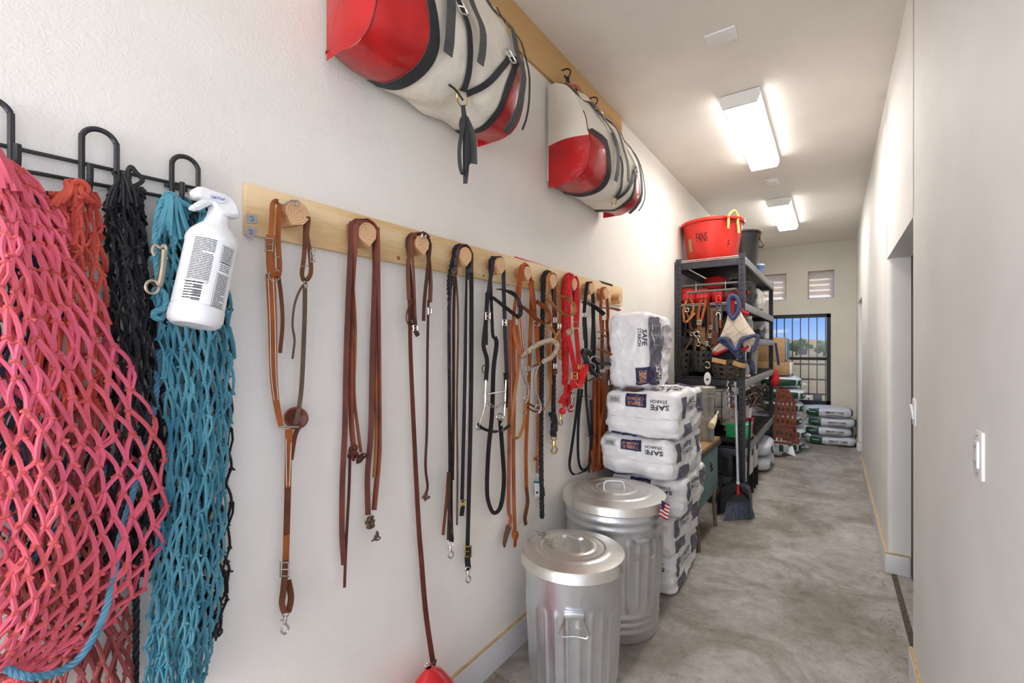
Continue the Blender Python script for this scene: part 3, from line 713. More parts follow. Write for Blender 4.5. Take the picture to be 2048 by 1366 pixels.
o = thing('red_pouch', 'glossy red pouch on the floor below the long rein', 'pouch', (p.x, p.y, 0)); rp_.build('body', m_redp, o); ring(o, 'eyelet', 857, 1334, 7, 1.4, m_steel, .1)

# ================================================================== 4: black and dark reins
r4 = rein('braided_rein', 'black braided rein with leather tabs and snap on fourth peg', [(899, 600), (899, 800), (900, 930), (899, 1020), (897, 1080)], None, 7, l_black, 3, -30, 10, 488, 30)
for s_ in (0, PI):
    P = crv(tr(wl, arc(3, .05, .051, a0=30, a1=185, n=6)+[(897, 560, .058), (898, 620, .056), (899, 800, .05), (900, 940, .045), (899, 1060, .045)], .05), 40); n = len(P)
    MB().tube([q+V((.003*math.cos(i*.42+s_), .0045*math.sin(i*.42+s_), 0)) for i, q in enumerate(P)], .0036, 5).build('braid', l_black, r4)
rib(r4, 'leather_tab', [(897, 944, .05), (893, 1000, .045), (886, 1070, .04)], 6, l_brown, phi=60); rib(r4, 'leather_tab', [(898, 944, .055), (898, 1020, .05), (905, 1078, .045)], 6, l_dark, phi=60)
rib(r4, 'black_tab', [(901, 944, .05), (901, 1030, .045), (903, 1085, .045)], 9, l_black, phi=70)
snap(r4, 901, 1084, 34, m_steel, .05)
r4 = rein('braided_headstall_rein', 'dark brown rein with twisted lacing on fourth peg', [(908, 600), (907, 800), (905, 960)], None, 6, l_dark, 3, -20, 8, 492, 30, .07)
knot(r4, 908, 545, 8, l_grey, .08, 21); knot(r4, 909, 565, 7, l_dark, .08, 22)
r4 = rein('weathered_rein', 'narrow weathered grey rein on fourth peg', [(916, 620), (914, 800), (915, 940), (914, 1050)], None, 4, l_grey, 3, -15, 10, 494, 40, .05)
r4 = rein('flat_black_rein', 'wide flat black rein with brass buckle and steel snap', None, [(943, 650), (942, 800), (938, 980), (935, 1095)], 8, l_black, 3, -12, 14, 494, 60, .065)
for dx in (-2.6, 2.6): pass
buckle(r4, 936, 1103, 15, 24, m_brass, .045); rib(r4, 'end_loop', [(936, 1092, .042), (935, 1118, .045), (937, 1140, .042)], 12, l_black, phi=80); snap(r4, 936, 1134, 33, m_steel, .045)
r4 = rein('stitched_black_rein', 'black stitched rein with brass keeper, behind the flat one', None, [(932, 650), (929, 800), (926, 920), (924, 1005)], 7, l_black, 3, -14, 4, 496, 55, .05)
rib(r4, 'stitching', [(936, 560, .056), (935, 700, .046), (933, 880, .042)], 1, m_stitch, phi=60, t=.001)
buckle(r4, 926, 1006, 9, 13, m_brass, .045); rib(r4, 'end_loop', [(926, 1010, .042), (923, 1032, .042)], 8, l_black, phi=80)

# ================================================================== 5: black curb bridle
t = thing('black_bridle', 'black leather bridle with steel curb bit and looped rein', 'bridle', wl(1000, 800, .04))
rib(t, 'crown', [(972, 690, .05), (973, 620, .055)]+arc(4, .06)+[(1008, 600, .055), (1010, 660, .05), (1014, 757, .05)], 8, l_black, phi=40)
rib(t, 'cheek_strap', [(975, 585, .06), (972, 640, .055), (967, 690, .055), (974, 720, .055), (972, 762, .055)], 8, l_black, phi=65)
rib(t, 'inner_cheek', arc(4, .05, .048, a0=120, a1=183, n=4)+[(984, 640, .045), (986, 672, .045), (990, 674, .05)], 6, l_black, phi=60)
rib(t, 'brow_band', [(984, 594, .07), (1000, 606, .075), (1020, 622, .09), (1034, 632, .1), (1041, 628, .11), (1040, 610, .115), (1032, 592, .1), (1015, 582, .075), (996, 578, .065)], 8, l_black, phi=15)
knot(t, 1036, 634, 6, l_black, .11, 31)
buckle(t, 976, 632, 10, 16, m_steel, .07); buckle(t, 1009, 645, 8, 14, m_steel, .065)
ring(t, 'hanger_loop', 969, 738, 8, 1, l_black, .06, sx=.6)
rib(t, 'hanging_rein', [(990, 674, .055), (993, 690, .055), (987, 740, .05), (984, 830, .045), (977, 900, .042), (974, 980, .04), (980, 1014, .04), (990, 1026, .045), (1002, 1010, .05), (1008, 960, .05), (1004, 890, .05), (1000, 838, .055)], 8, l_black, phi=80, phi2=80)
for side, px in ((0, 972), (1, 1012)):
    MB().tube(crv([wl(px, 760, .055), wl(px-1, 790, .058), wl(px-2, 812, .06), wl(px-8 if side == 0 else px-4, 835, .06), wl(px-14 if side == 0 else px-10, 852, .06)], 5), .0042, 7).build('bit_shank', m_steel, t)
ring(t, 'bit_ring', 958, 854, 5, 1.3, m_steel, .06); ring(t, 'bit_ring', 1000, 834, 6.5, 1.6, m_steel, .06)
MB().tube([wl(974, 788, .06), wl(1010, 783, .06)], .0045, 8).build('mouthpiece', m_steel, t)
for i in range(9):
    a = i/8; ring(t, 'chain_link', 975+a*32, 805+9*math.sin(PI*a), 2.6, .8, m_steel, .065, n=8)
rib(t, 'chin_strap', [(955, 848, .06), (966, 857, .065), (985, 863, .07), (1004, 861, .07), (1020, 850, .07)], 6, l_black, phi=85)
rib(t, 'cheek_end', [(1011, 745, .052), (1013, 790, .052), (1011, 815, .052)], 8, l_black, phi=60)

# ================================================================== 6: russet hackamore with rawhide noseband
t = thing('hackamore_bridle', 'russet leather bridle with rawhide noseband and long steel shanks', 'bridle', wl(1060, 800, .04))
rib(t, 'crown', [(1046, 718, .075), (1034, 690, .06), (1027, 640, .052)]+arc(5, .06, .045)+[(1068, 600, .06), (1070, 640, .055)], 7, l_orange, phi=30)
rib(t, 'cheek_strap', arc(5, .072, .049, a0=100, a1=183, n=4)+[(1038, 600, .065), (1042, 660, .06), (1048, 715, .06)], 7, l_orange, phi=70)
for dx in (-2, 2): rib(t, 'stitching', [(1038+dx, 600, .069), (1042+dx, 660, .064), (1048+dx, 712, .064)], .8, m_stitch, phi=70, t=.0008)
rib(t, 'cheek_strap', [(1060, 565, .07), (1066, 610, .066), (1071, 640, .064), (1075, 700, .062), (1078, 728, .062)], 7, l_orange, phi=70)
rib(t, 'brow_band', [(1040, 610, .075), (1056, 622, .08), (1076, 640, .1), (1092, 648, .11), (1100, 642, .115), (1098, 626, .11), (1086, 612, .095), (1072, 602, .07)], 8, l_russ, phi=15)
ring(t, 'cheek_ring', 1074, 646, 6, 1.2, m_steel, .075)
P = crv(tr(wl, [(1056, 704, .085), (1066, 695, .09), (1085, 685, .1), (1102, 681, .11), (1113, 688, .115), (1113, 700, .11), (1103, 714, .1), (1086, 724, .09)], .09), 8)
n_b = len(P); rbb = dep(P[0])/F*5.2
MB().tube(P, [rbb*(1+.16*math.sin(i*2.1)) for i in range(n_b)], 9).build('noseband', m_raw, t)
for pts in ([(1052, 706), (1044, 716), (1043, 738), (1050, 760), (1057, 780), (1054, 800), (1050, 806)], [(1079, 728), (1073, 740), (1068, 765), (1074, 790), (1082, 810), (1080, 822), (1076, 826)]):
    tb(t, 'shank', [(a, b, .085) for a, b in pts], 2.3, m_steel)
rib(t, 'shank_top', [(1052, 704, .088), (1044, 714, .088)], 6, m_steel, phi=60); rib(t, 'shank_top', [(1078, 729, .09), (1058, 737, .09)], 7, m_steel, phi=60, t=.005)
ring(t, 'shank_ring', 1054, 737, 5, 1.6, m_steel, .09); ring(t, 'shank_ring', 1051, 797, 5, 1.5, m_steel, .086); ring(t, 'shank_ring', 1076, 815, 5.5, 1.6, m_steel, .086)
for i in range(7): ring(t, 'chain_link', 1053-3*math.sin(i*.9), 748+i*5, 2.5, .8, m_steel, .075, n=8)
rib(t, 'curb_strap', [(1055, 806, .085), (1066, 812, .085), (1078, 819, .085)], 4, l_brown, phi=80); rib(t, 'curb_strap', [(1055, 814, .08), (1066, 822, .08), (1078, 824, .08)], 3, l_brown, phi=80)
rib(t, 'short_rein', [(1051, 800, .085), (1049, 830, .08), (1047, 850, .075), (1038, 873, .07), (1028, 874, .065), (1024, 850, .06), (1028, 800, .055), (1036, 740, .05), (1037, 690, .05), (1033, 650, .05)], 6, l_pale, phi=70)
ring(t, 'rein_ring', 1048, 824, 4.5, 1.2, m_steel, .085); ring(t, 'rein_ring', 1086, 775, 30, .1, l_pale, .05, sx=.01) if False else None
rib(t, 'side_loop', [(1093, 690, .05), (1099, 740, .05), (1101, 780, .05), (1098, 805, .05), (1086, 820, .055), (1078, 818, .07)], 4, l_pale, phi=70)
t = thing('russet_rein', 'pair of long russet reins with water-loop ends, reaching lowest of the tan tack', 'rein', wl(1030, 1000, .03))
rib(t, 'strap', [(1020, 640, .045), (1019, 780, .04), (1018, 900, .035), (1017, 1015, .03), (1021, 1035, .03), (1017, 1060, .03)], 7, l_pink, phi=70)
rib(t, 'water_loop', [(1018, 1052, .032), (1012, 1072, .035), (1009, 1088, .034), (1010, 1094, .032)], 12, l_grey, phi=85, w2=5)
rib(t, 'strap', [(1027, 640, .04), (1028, 780, .035), (1027, 900, .03), (1028, 1000, .03), (1030, 1060, .03)], 7, l_pink, phi=70)
tb(t, 'loop_knot', [(1027, 1062, .035), (1035, 1068, .04), (1032, 1078, .04), (1027, 1072, .036)], 3, l_orange, closed=True); rib(t, 'loop_tail', [(1031, 1070, .04), (1030, 1094, .035)], 6, l_orange, phi=80)
t = thing('tan_rein', 'single tan rein with dark stitched end beside the near bin', 'rein', wl(1053, 1000, .03))
rib(t, 'strap', [(1064, 560, .05), (1060, 700, .045), (1056, 800, .04), (1052, 900, .035), (1053, 980, .03)], 7, l_tan, phi=70)
rib(t, 'stitched_end', [(1053, 975, .034), (1055, 1005, .034), (1050, 1035, .03), (1052, 1050, .03)], 7, l_brown, phi=75)

# ================================================================== 7: black lead rope and pale headstall
t = thing('black_lead_rope', 'thick black twisted lead rope with brass snap on seventh peg', 'rope', wl(1085, 800, .04))
rope(t, 'rope', [(1084, 1036, .03), (1082, 900, .035), (1083, 780, .04), (1084, 680, .045), (1086, 610, .045)]+arc(6, .042, .052)+[(1109, 610, .045), (1109, 700, .045), (1107, 780, .04), (1107, 828, .04)], 5, m_ropek)
rope(t, 'splice', [(1104, 826, .042), (1109, 845, .045), (1106, 872, .042)], 7.5, m_ropek); knot(t, 1106, 838, 10, m_ropek, .045, 41); snap(t, 1108, 872, 37, m_brass, .042)
t = thing('pale_headstall', 'pale tan leather headstall with crossed strap hanging on seventh peg', 'bridle', wl(1105, 700, .05))
rib(t, 'crown', [(1100, 760, .05), (1096, 680, .055), (1094, 620, .06)]+arc(6, .068, .046)+[(1120, 610, .06), (1118, 660, .055), (1120, 720, .05)], 6, l_pale, phi=35)
rib(t, 'brow_band', [(1094, 594, .08), (1108, 612, .09), (1126, 628, .1), (1140, 631, .115), (1149, 624, .12), (1149, 612, .12), (1139, 600, .11), (1122, 592, .09)], 7, l_pale, phi=15)
rib(t, 'cross_strap', [(1098, 652, .065), (1110, 668, .065), (1118, 690, .06)], 5, l_pale, phi=80); rib(t, 'cross_strap', [(1120, 660, .07), (1110, 675, .07), (1101, 692, .07)], 5, l_pale, phi=80)
rib(t, 'cheek_strap', [(1110, 560, .055), (1108, 640, .055), (1107, 700, .05), (1112, 748, .05)], 6, l_brown, phi=70)
for (a, b) in ((1110, 640), (1119, 652), (1110, 732)): buckle(t, a, b, 6, 10, m_steel, .075)
knot(t, 1108, 745, 7, l_brown, .06, 43)
rib(t, 'cheek_strap', [(1099, 680, .06), (1101, 740, .055), (1103, 770, .05)], 5, l_tan, phi=70)
t = thing('tagged_strap', 'short tan strap with a paper shop tag beside the black rope', 'strap', wl(1078, 900, .03))
rib(t, 'strap', [(1079, 640, .035), (1077, 780, .03), (1075, 880, .03), (1074, 946, .03)], 5, l_pink, phi=75); knot(t, 1073, 920, 6, l_orange, .035, 44)
P = [wl(a, b, .025) for a, b in ((1068, 961), (1080, 962), (1079, 992), (1070, 994))]
MB().prism(P, (.001, 0, 0)).build('paper_tag', m_white, t); MB().prism([wl(a, b, .027) for a, b in ((1068, 962), (1080, 963), (1080, 967), (1068, 966))], (.0006, 0, 0)).build('tag_stripe', M('teal_print', (30, 112, 112), .6), t)
MB().prism([wl(a, b, .027) for a, b in ((1072, 983), (1076, 983), (1076, 987), (1072, 987))], (.0006, 0, 0)).build('tag_print', l_black, t)
rib(t, 'tail_end', [(1086, 975, .03), (1088, 992, .03)], 5, l_brown, phi=70)

# ================================================================== 8: red halter
t = thing('red_halter', 'bright red nylon halter and rope with brass fittings', 'halter', wl(1140, 700, .05))
rope(t, 'lead_rope', [(1130, 768, .05), (1129, 700, .055), (1127, 640, .06), (1127, 600, .055)]+arc(7, .045, .055, a1=85, n=4), 6.5, m_redr)
rope(t, 'lead_rope', arc(7, .045, .055, a0=95, n=4)+[(1152, 610, .055), (1152, 640, .05)], 6, m_redr)
rib(t, 'crown', [(1137, 660, .07), (1136, 610, .068)]+arc(7, .068, .046)+[(1154, 610, .068), (1152, 655, .065)], 11, m_redn, phi=45, t=.004)
rib(t, 'cheek', [(1136, 672, .075), (1142, 700, .08), (1150, 740, .08), (1151, 756, .08)], 9, m_redn, phi=75, t=.004); rib(t, 'cheek', [(1152, 658, .068), (1156, 700, .07), (1158, 735, .075)], 8, m_redn, phi=70, t=.004)
rib(t, 'noseband', [(1149, 752, .085), (1146, 765, .085), (1150, 775, .09), (1160, 770, .095), (1168, 748, .1), (1172, 732, .1), (1162, 734, .09), (1158, 760, .085), (1162, 775, .08)], 11, m_redn, phi=60, t=.004)
rib(t, 'throat', [(1134, 690, .06), (1134, 740, .06), (1131, 780, .06), (1128, 815, .06)], 6, m_redn, phi=70, t=.004)
ring(t, 'ring', 1138, 664, 6, 1.2, m_brass, .08); ring(t, 'ring', 1151, 650, 6.5, 1.1, m_brass, .072, sx=.8); buckle(t, 1149, 752, 13, 16, m_brass, .09); buckle(t, 1159, 734, 6, 8, m_brass, .09)
rope(t, 'tassel', [(1137, 790, .06), (1126, 797, .065), (1123, 806, .06)], 6, m_redr); rope(t, 'rope_end', [(1140, 770, .05), (1136, 800, .05), (1142, 822, .055)], 6, m_redr)
mb = MB().ell(wl(1125, 822, .06), 7*dep(wl(1125, 822, .06))/F, 10, 8); mb.build('rope_cap', m_redn, t); snap(t, 1121, 826, 26, m_brass, .055); snap(t, 1148, 786, 36, m_steel, .07, tilt=12)

# ================================================================== 9, 10: black and brown english bridles
t = thing('black_english_bridle', 'black padded bridle with loose snaffle rings on ninth peg', 'bridle', wl(1180, 750, .05))
rib(t, 'crown', [(1170, 680, .06), (1168, 630, .06)]+arc(8, .06, .045)+[(1187, 630, .06), (1184, 700, .055)], 7, l_black, phi=35)
rib(t, 'brow_band', [(1168, 604, .085), (1180, 608, .09), (1196, 618, .1), (1208, 629, .12)], 9, l_black, phi=40, t=.008)
rib(t, 'cheek_strap', [(1169, 630, .06), (1172, 690, .06), (1170, 740, .06)], 7, l_black, phi=60); rib(t, 'cheek_strap', [(1186, 615, .06), (1188, 690, .06), (1184, 750, .06)], 7, l_black, phi=60)
tb(t, 'cavesson', [(1166, 702, .06), (1172, 720, .08), (1182, 740, .09), (1196, 750, .09), (1190, 725, .07), (1178, 705, .06)], 5, l_black, closed=True)
ring(t, 'bit_ring', 1181, 735, 10, 1.3, m_steel, .085); ring(t, 'bit_ring', 1190, 722, 10, 1.3, m_steel, .075); MB().tube([wl(1186, 745, .09), wl(1203, 756, .09)], .0045, 7).build('mouthpiece', m_steel, t)
buckle(t, 1168, 630, 6, 8, m_steel, .07)
rib(t, 'throat_lash', [(1166, 765, .06), (1180, 760, .06), (1190, 756, .06)], 3, l_grey2, phi=80)
t = thing('black_reins', 'black leather reins hanging in a long loop above the far bin', 'rein', wl(1160, 850, .03))
rib(t, 'strap', [(1158, 778, .05), (1151, 840, .045), (1144, 890, .04), (1139, 930, .035), (1146, 948, .035), (1160, 946, .04), (1176, 935, .04), (1182, 900, .04), (1178, 850, .045), (1172, 790, .05), (1172, 720, .05)], 5, l_black, phi=70, k=6)
rib(t, 'strap', [(1164, 778, .048), (1157, 840, .042), (1156, 900, .038), (1159, 930, .035), (1168, 940, .035), (1180, 925, .035), (1184, 880, .04), (1182, 800, .045)], 5, l_black, phi=70, k=6)
for (a, b) in ((1172, 793), (1180, 871)): MB().tube([wl(a-7, b, .06), wl(a+9, b, .06)], .003, 6).build('rein_stop', l_black, t)
t = thing('brown_english_bridle', 'reddish brown laced bridle with steel bit on tenth peg', 'bridle', wl(1210, 750, .05))
rib(t, 'crown', [(1203, 660, .06), (1201, 630, .06)]+arc(9, .06, .045)+[(1216, 630, .06), (1214, 650, .06), (1218, 700, .055)], 6, l_orange, phi=35)
rib(t, 'brow_band', [(1206, 616, .08), (1216, 616, .09), (1230, 618, .11), (1239, 621, .12)], 7, l_russ, phi=40, t=.007)
rib(t, 'cheek_strap', [(1213, 640, .065), (1218, 690, .065), (1224, 720, .065)], 5, l_russ, phi=70); rib(t, 'cheek_strap', [(1205, 640, .06), (1204, 700, .055), (1205, 745, .055)], 6, l_brown, phi=65)
rib(t, 'noseband', [(1194, 698, .09), (1208, 702, .1), (1224, 711, .12), (1236, 720, .13), (1234, 728, .13), (1226, 724, .12)], 6, l_orange, phi=30, t=.006)
for q in (([(1195, 664), (1205, 662), (1215, 659)]), ([(1200, 664), (1210, 672), (1220, 681)]), ([(1196, 676), (1208, 680)])): rib(t, 'lacing', [(a, b, .08) for a, b in q], 3, l_orange, phi=80)
tb(t, 'bit_bar', [(1196, 727, .09), (1214, 728, .1), (1230, 731, .11)], 3.4, l_black); ring(t, 'bit_ring', 1226, 722, 6, 1.2, m_steel, .115)
for i in range(8): ring(t, 'chain_link', 1202+i*3, 742+2*math.sin(i*1.3)-i*1.5, 2.6, .8, m_steel, .1, n=8)
t = thing('orange_reins', 'bundle of thin orange brown reins falling between the bridles and sacks', 'rein', wl(1200, 850, .04))
for i, q in enumerate(([(1194, 750), (1193, 800), (1194, 880), (1190, 925), (1198, 940), (1208, 930)], [(1200, 745), (1202, 800), (1204, 850), (1203, 900), (1200, 930)], [(1204, 745), (1206, 800), (1207, 860), (1206, 910), (1196, 945)], [(1219, 735), (1214, 770), (1208, 810), (1200, 860), (1198, 930)], [(1188, 760), (1186, 830), (1180, 900), (1178, 945)], [(1223, 760), (1221, 800), (1214, 850), (1208, 890)], [(1198, 760), (1198, 830), (1200, 890), (1196, 930), (1186, 942), (1184, 900)], [(1190, 760), (1189, 850), (1186, 940)])):
    rib(t, 'strap', [(a, b, .03+.008*(i % 4)) for a, b in q], 4.5, (l_orange, l_russ, l_tan)[i % 3], phi=70)
for (a, b) in ((1225, 735), (1220, 765)): buckle(t, a, b, 6, 10, m_steel, .09)

# ================================================================== whip on the board
t = thing('riding_whip', 'thin red whip with black grip lying along the peg board top', 'whip', wl(1130, 540, .03))
MB().tube([wl(1030, 514, .012), wl(1120, 542, .012), wl(1197, 563, .012)], .0035, 6).build('shaft', m_redn, t); MB().tube([wl(1199, 563.5, .012), wl(1203, 565, .012), wl(1223, 571, .012)], [.008, .011, .011], 8).build('grip', l_black, t)
# ================================================================== hook rack and hay nets
m_pink = M('coral_net_cord', (214, 92, 98), .75, scale=7, rgb2=(226, 98, 128), bump=.4, bscale=220, bdist=.001)
m_pinkk = M('coral_net_knot', (206, 88, 88), .75, var=.15)
m_red = M('faded_red_net_cord', (188, 70, 58), .75, scale=12, rgb2=(206, 88, 66)); m_dred = M('dusty_red_net_cord', (128, 50, 46), .8, scale=12, rgb2=(166, 84, 80))
m_teal = M('teal_net_cord', (58, 122, 140), .7, scale=12, rgb2=(86, 150, 166), bump=.4, bscale=220, bdist=.001)
m_bk = M('black_net_cord', (26, 26, 29), .6, var=.3); m_navy = M('navy_net_cord', (44, 62, 82), .7, var=.25)
m_blue = M('sky_blue_rope', (70, 126, 152), .65, scale=30, rgb2=(98, 152, 176)); m_nick = M('dull_nickel', (176, 164, 146), .35, .9, var=.12)

hr = thing('wire_hook_rack', 'black wire hook rack with tall loops on the near left wall', 'rack', wl(180, 340, 0))
MB().tube([wl(-320, 208, .012), wl(0, 290, .012), wl(402, 379, .012)], .0045, 8).build('rail', m_rail, hr)
MB().tube([wl(-320, 286, .012), wl(70, 346, .012), wl(402, 407, .012)], .0045, 8).build('rail', m_rail, hr)
MB().box(wl(352, 373, .012), (.006, .05, .016), bev=.002).build('mounting_tab', m_rail, hr)
for (xl, xr, yt, yb) in ((-62, 22, 196, 330), (163, 233, 260, 382), (343, 396, 314, 410)):
    zt = wl((xl+xr)/2, yt, .02).z; yl = wl(xl, 300, .02).y; yr = wl(xr, 300, .02).y; zb_ = wl(xl, yb, .03).z; rr_ = (yr-yl)/2
    P = []
    def leg(y):      # prong tip, down, back to the wall side and up
        return [V((-W+.085, y, zb_+.045)), V((-W+.083, y, zb_+.015)), V((-W+.072, y, zb_-.008)), V((-W+.05, y, zb_-.016)), V((-W+.03, y, zb_-.004)), V((-W+.022, y, zb_+.03))]
    P = leg(yl)+[V((-W+.022, yl, zt-rr_))]+[V((-W+.022, (yl+yr)/2-rr_*math.cos(a), zt-rr_+rr_*math.sin(a))) for a in [PI*i/10 for i in range(1, 10)]]+[V((-W+.022, yr, zt-rr_))]+leg(yr)[::-1]
    MB().tube(crv(P, 3), .0058, 9).build('hook', m_rail, hr)

def net(par, prof, nc, nr, off0, bulge, rad, cord, kn, seed, jit=.22, sag=.10, ksz=1.6, name='netting', lean=0.0, clump=0, tilt=0.0):
    """diamond mesh net over a hanging sheet; prof = rows (py, left px, right px) from top to bottom"""
    rnd = random.Random(seed); mb = MB(); mk = MB()
    def edge(v):
        q = v*(len(prof)-1); i = min(int(q), len(prof)-2); f = q-i; a, b = prof[i], prof[i+1]
        p0 = prof[max(0, i-1)]; p3 = prof[min(len(prof)-1, i+2)]
        def cm(k): return .5*((2*a[k])+(b[k]-p0[k])*f+(2*p0[k]-5*a[k]+4*b[k]-p3[k])*f*f+(3*a[k]-p0[k]-3*b[k]+p3[k])*f**3)
        return cm(0), cm(1), cm(2)
    nodes = {}
    for j in range(nr+1):
        for i in range(nc+1):
            u = (i+(.5 if j % 2 else 0)+rnd.uniform(-jit, jit))/(nc+.5); v = min(1, max(0, (j+rnd.uniform(-jit, jit)*1.5+tilt*(u-.5)*(1-abs(2*j/nr-1)**3))/nr)); u = min(1, max(0, u))
            if clump: u += clump*math.sin(u*2*PI*3+seed)/18
            py, l, r = edge(v); px = l+(r-l)*u
            o = off0+bulge*(math.sin(PI*u)**.7 if 0 < u < 1 else 0)*min(1, .25+v*2.2)*(1 if v < .85 else 1-(v-.85)*2.5)+rnd.uniform(-.008, .008)+.010*math.sin(u*19+seed)
            nodes[(i, j)] = wl(px+lean*v, py, max(.012, o))
    for j in range(nr):
        for i in range(nc+1):
            for di in ((0, -1) if j % 2 == 0 else (0, 1)):
                if (i+di, j+1) not in nodes: continue
                a = nodes[(i, j)]; b = nodes[(i+di, j+1)]; L = (b-a).length
                s1 = V((rnd.uniform(-1, 1)*.3+.3, (1 if di else -1)*(.6 if j % 2 else -.6)*rnd.uniform(.2, 1.4), rnd.uniform(-.4, .1)))*(L*sag)
                P = [a, a.lerp(b, .25)+s1*.8, a.lerp(b, .55)+s1, a.lerp(b, .8)+s1*.6, b]
                mb.tube(P, rad*rnd.uniform(.85, 1.12), 5, caps=False)
                if rnd.random() < .18: mb.tube([a+V((.004, .003, 0)), a.lerp(b, .5)+V((.006, .006, 0))-s1*.3, b+V((.004, .003, 0))], rad*.9, 5, caps=False)
    for (i, j), p in nodes.items():
        if j in (0,): continue
        rot = Matrix.Rotation(rnd.uniform(-.6, .6), 3, 'X') @ Matrix.Rotation(rnd.uniform(-.5, .5), 3, 'Z')
        mk.tube([p+rot @ V((rad*.9*math.cos(a), rad*ksz*.75*math.sin(a), rad*.7*math.cos(a*2))) for a in [2*PI*q/8 for q in range(8)]], rad*.85, 5, True)
        mk.ell(p, (rad*1.2, rad*ksz*.75, rad*1.35), 7, 5, rot)
        if rnd.random() < .5: mk.tube([p, p+rot @ V((rad*1.5, rad*2.2*rnd.choice((-1, 1)), -rad*1.6))], rad*.8, 5)
    mb.build(name, cord, par); tag(mk.build('knots', kn, par), kind='stuff')
def gather(par, px, py, n, spread, length, off, rad, cord, seed, k=1.0, name='gathered_cords'):
    rnd = random.Random(seed); mb = MB()
    for i in range(n):
        a = (i/(n-1)-.5)*2; q = px+a*spread*.35; e = px+a*spread; o = off+.02*rnd.random()
        mb.tube(crv([wl(e, py+length*rnd.uniform(.8, 1.1), o), wl((e+q)/2+rnd.uniform(-3, 3), py+length*.5, o+.01), wl(q, py+8+rnd.uniform(-4, 4), o+.012), wl(q+rnd.uniform(-10, 10), py-6+rnd.uniform(-5, 5), o), wl(q*.5+px*.5+rnd.uniform(-12, 12), py+2, o-.014)], 4), rad, 5)
    mb.build(name, cord, par)
# dark net furthest back, behind the coral one
n1 = thing('hay_net', 'navy blue hay net showing through the coral net', 'hay net', wl(60, 700, .03), 'hay nets on the wire rack')
net(n1, [(380, 40, 100), (520, 10, 130), (700, -30, 150), (950, -80, 140), (1150, -100, 90)], 6, 16, .03, .03, .0035, m_navy, m_navy, 3)
# black net behind
n2 = thing('hay_net', 'black hay net hanging between the red net and teal net', 'hay net', wl(250, 700, .04), 'hay nets on the wire rack')
net(n2, [(375, 215, 285), (470, 212, 292), (600, 222, 304), (760, 230, 318), (950, 190, 322), (1130, 180, 310)], 5, 22, .045, .04, .0034, m_bk, m_bk, 5, ksz=1.7, tilt=2)
net(n2, [(375, 215, 285), (500, 205, 292), (700, 210, 310), (950, 150, 310), (1150, 160, 300)], 5, 20, .018, .01, .0034, m_bk, m_bk, 6, ksz=1.7, name='back_netting')
gather(n2, 247, 352, 9, 36, 60, .075, .0032, m_bk, 8); tb(n2, 'drawstring', [(255, 345, .08), (262, 334, .085), (272, 345, .085), (285, 360, .085), (270, 372, .085), (250, 378, .08)], 4.5, m_bk)
rope(n2, 'hanging_cord', [(268, 900, .03), (270, 1100, .03), (272, 1230, .03), (270, 1420, .03)], 6, m_bk)
# faded red net
n3 = thing('hay_net', 'faded red hay net behind the coral one, top at the second hook', 'hay net', wl(150, 800, .04), 'hay nets on the wire rack')
net(n3, [(760, 30, 215), (950, 20, 225), (1150, 20, 240), (1290, 10, 262), (1420, 10, 270)], 8, 16, .045, .04, .0038, m_dred, m_dred, 12, tilt=-2, name='middle_netting')
net(n3, [(385, 100, 190), (480, 90, 205), (600, 60, 212), (820, 40, 205)], 7, 12, .05, .05, .0038, m_red, m_red, 9, tilt=2)
net(n3, [(1080, 20, 220), (1200, 10, 250), (1290, 20, 272), (1420, 30, 268)], 6, 6, .025, .02, .0040, m_dred, m_dred, 10, name='lower_netting', jit=.3)
gather(n3, 150, 372, 9, 50, 40, .08, .005, m_red, 11); rope(n3, 'drawstring', [(160, 380, .09), (158, 430, .09), (150, 520, .085)], 7, m_red); tb(n3, 'loop_knot', [(140, 375, .09), (160, 362, .1), (176, 378, .1), (160, 395, .1)], 6, m_red, closed=True)
# coral net in front
n4 = thing('hay_net', 'big coral pink hay net, foremost and largest of the nets', 'hay net', wl(120, 800, .08), 'hay nets on the wire rack')
net(n4, [(318, -90, 14), (372, -130, 76), (450, -180, 128), (560, -220, 182), (680, -260, 236), (800, -280, 292), (910, -290, 326), (1010, -290, 332), (1110, -290, 322), (1200, -270, 270), (1290, -230, 170), (1360, -200, 60)], 15, 26, .075, .11, .0043, m_pink, m_pinkk, 21, jit=.2, sag=.12, tilt=3.2)
net(n4, [(330, -60, 20), (450, -100, 110), (560, -120, 170), (700, -150, 240), (850, -180, 290), (1010, -180, 318), (1150, -150, 295), (1230, -100, 220)], 7, 18, .05, .02, .0045, m_pink, m_pinkk, 22, jit=.25, tilt=-2, name='back_netting')
gather(n4, -20, 305, 12, 60, 70, .12, .0062, m_pink, 23)
rope(n4, 'blue_rope', [(-60, 1310, .14), (0, 1330, .15), (40, 1350, .15), (90, 1352, .15), (150, 1325, .145), (195, 1260, .14), (222, 1180, .13), (240, 1080, .12), (262, 1000, .1), (290, 900, .08), (310, 800, .06), (318, 700, .05)], 7, m_blue)
rope(n4, 'blue_rope', [(20, 1200, .06), (80, 1100, .06), (150, 1020, .06), (220, 930, .06), (270, 870, .06), (315, 810, .055)], 6, m_blue)
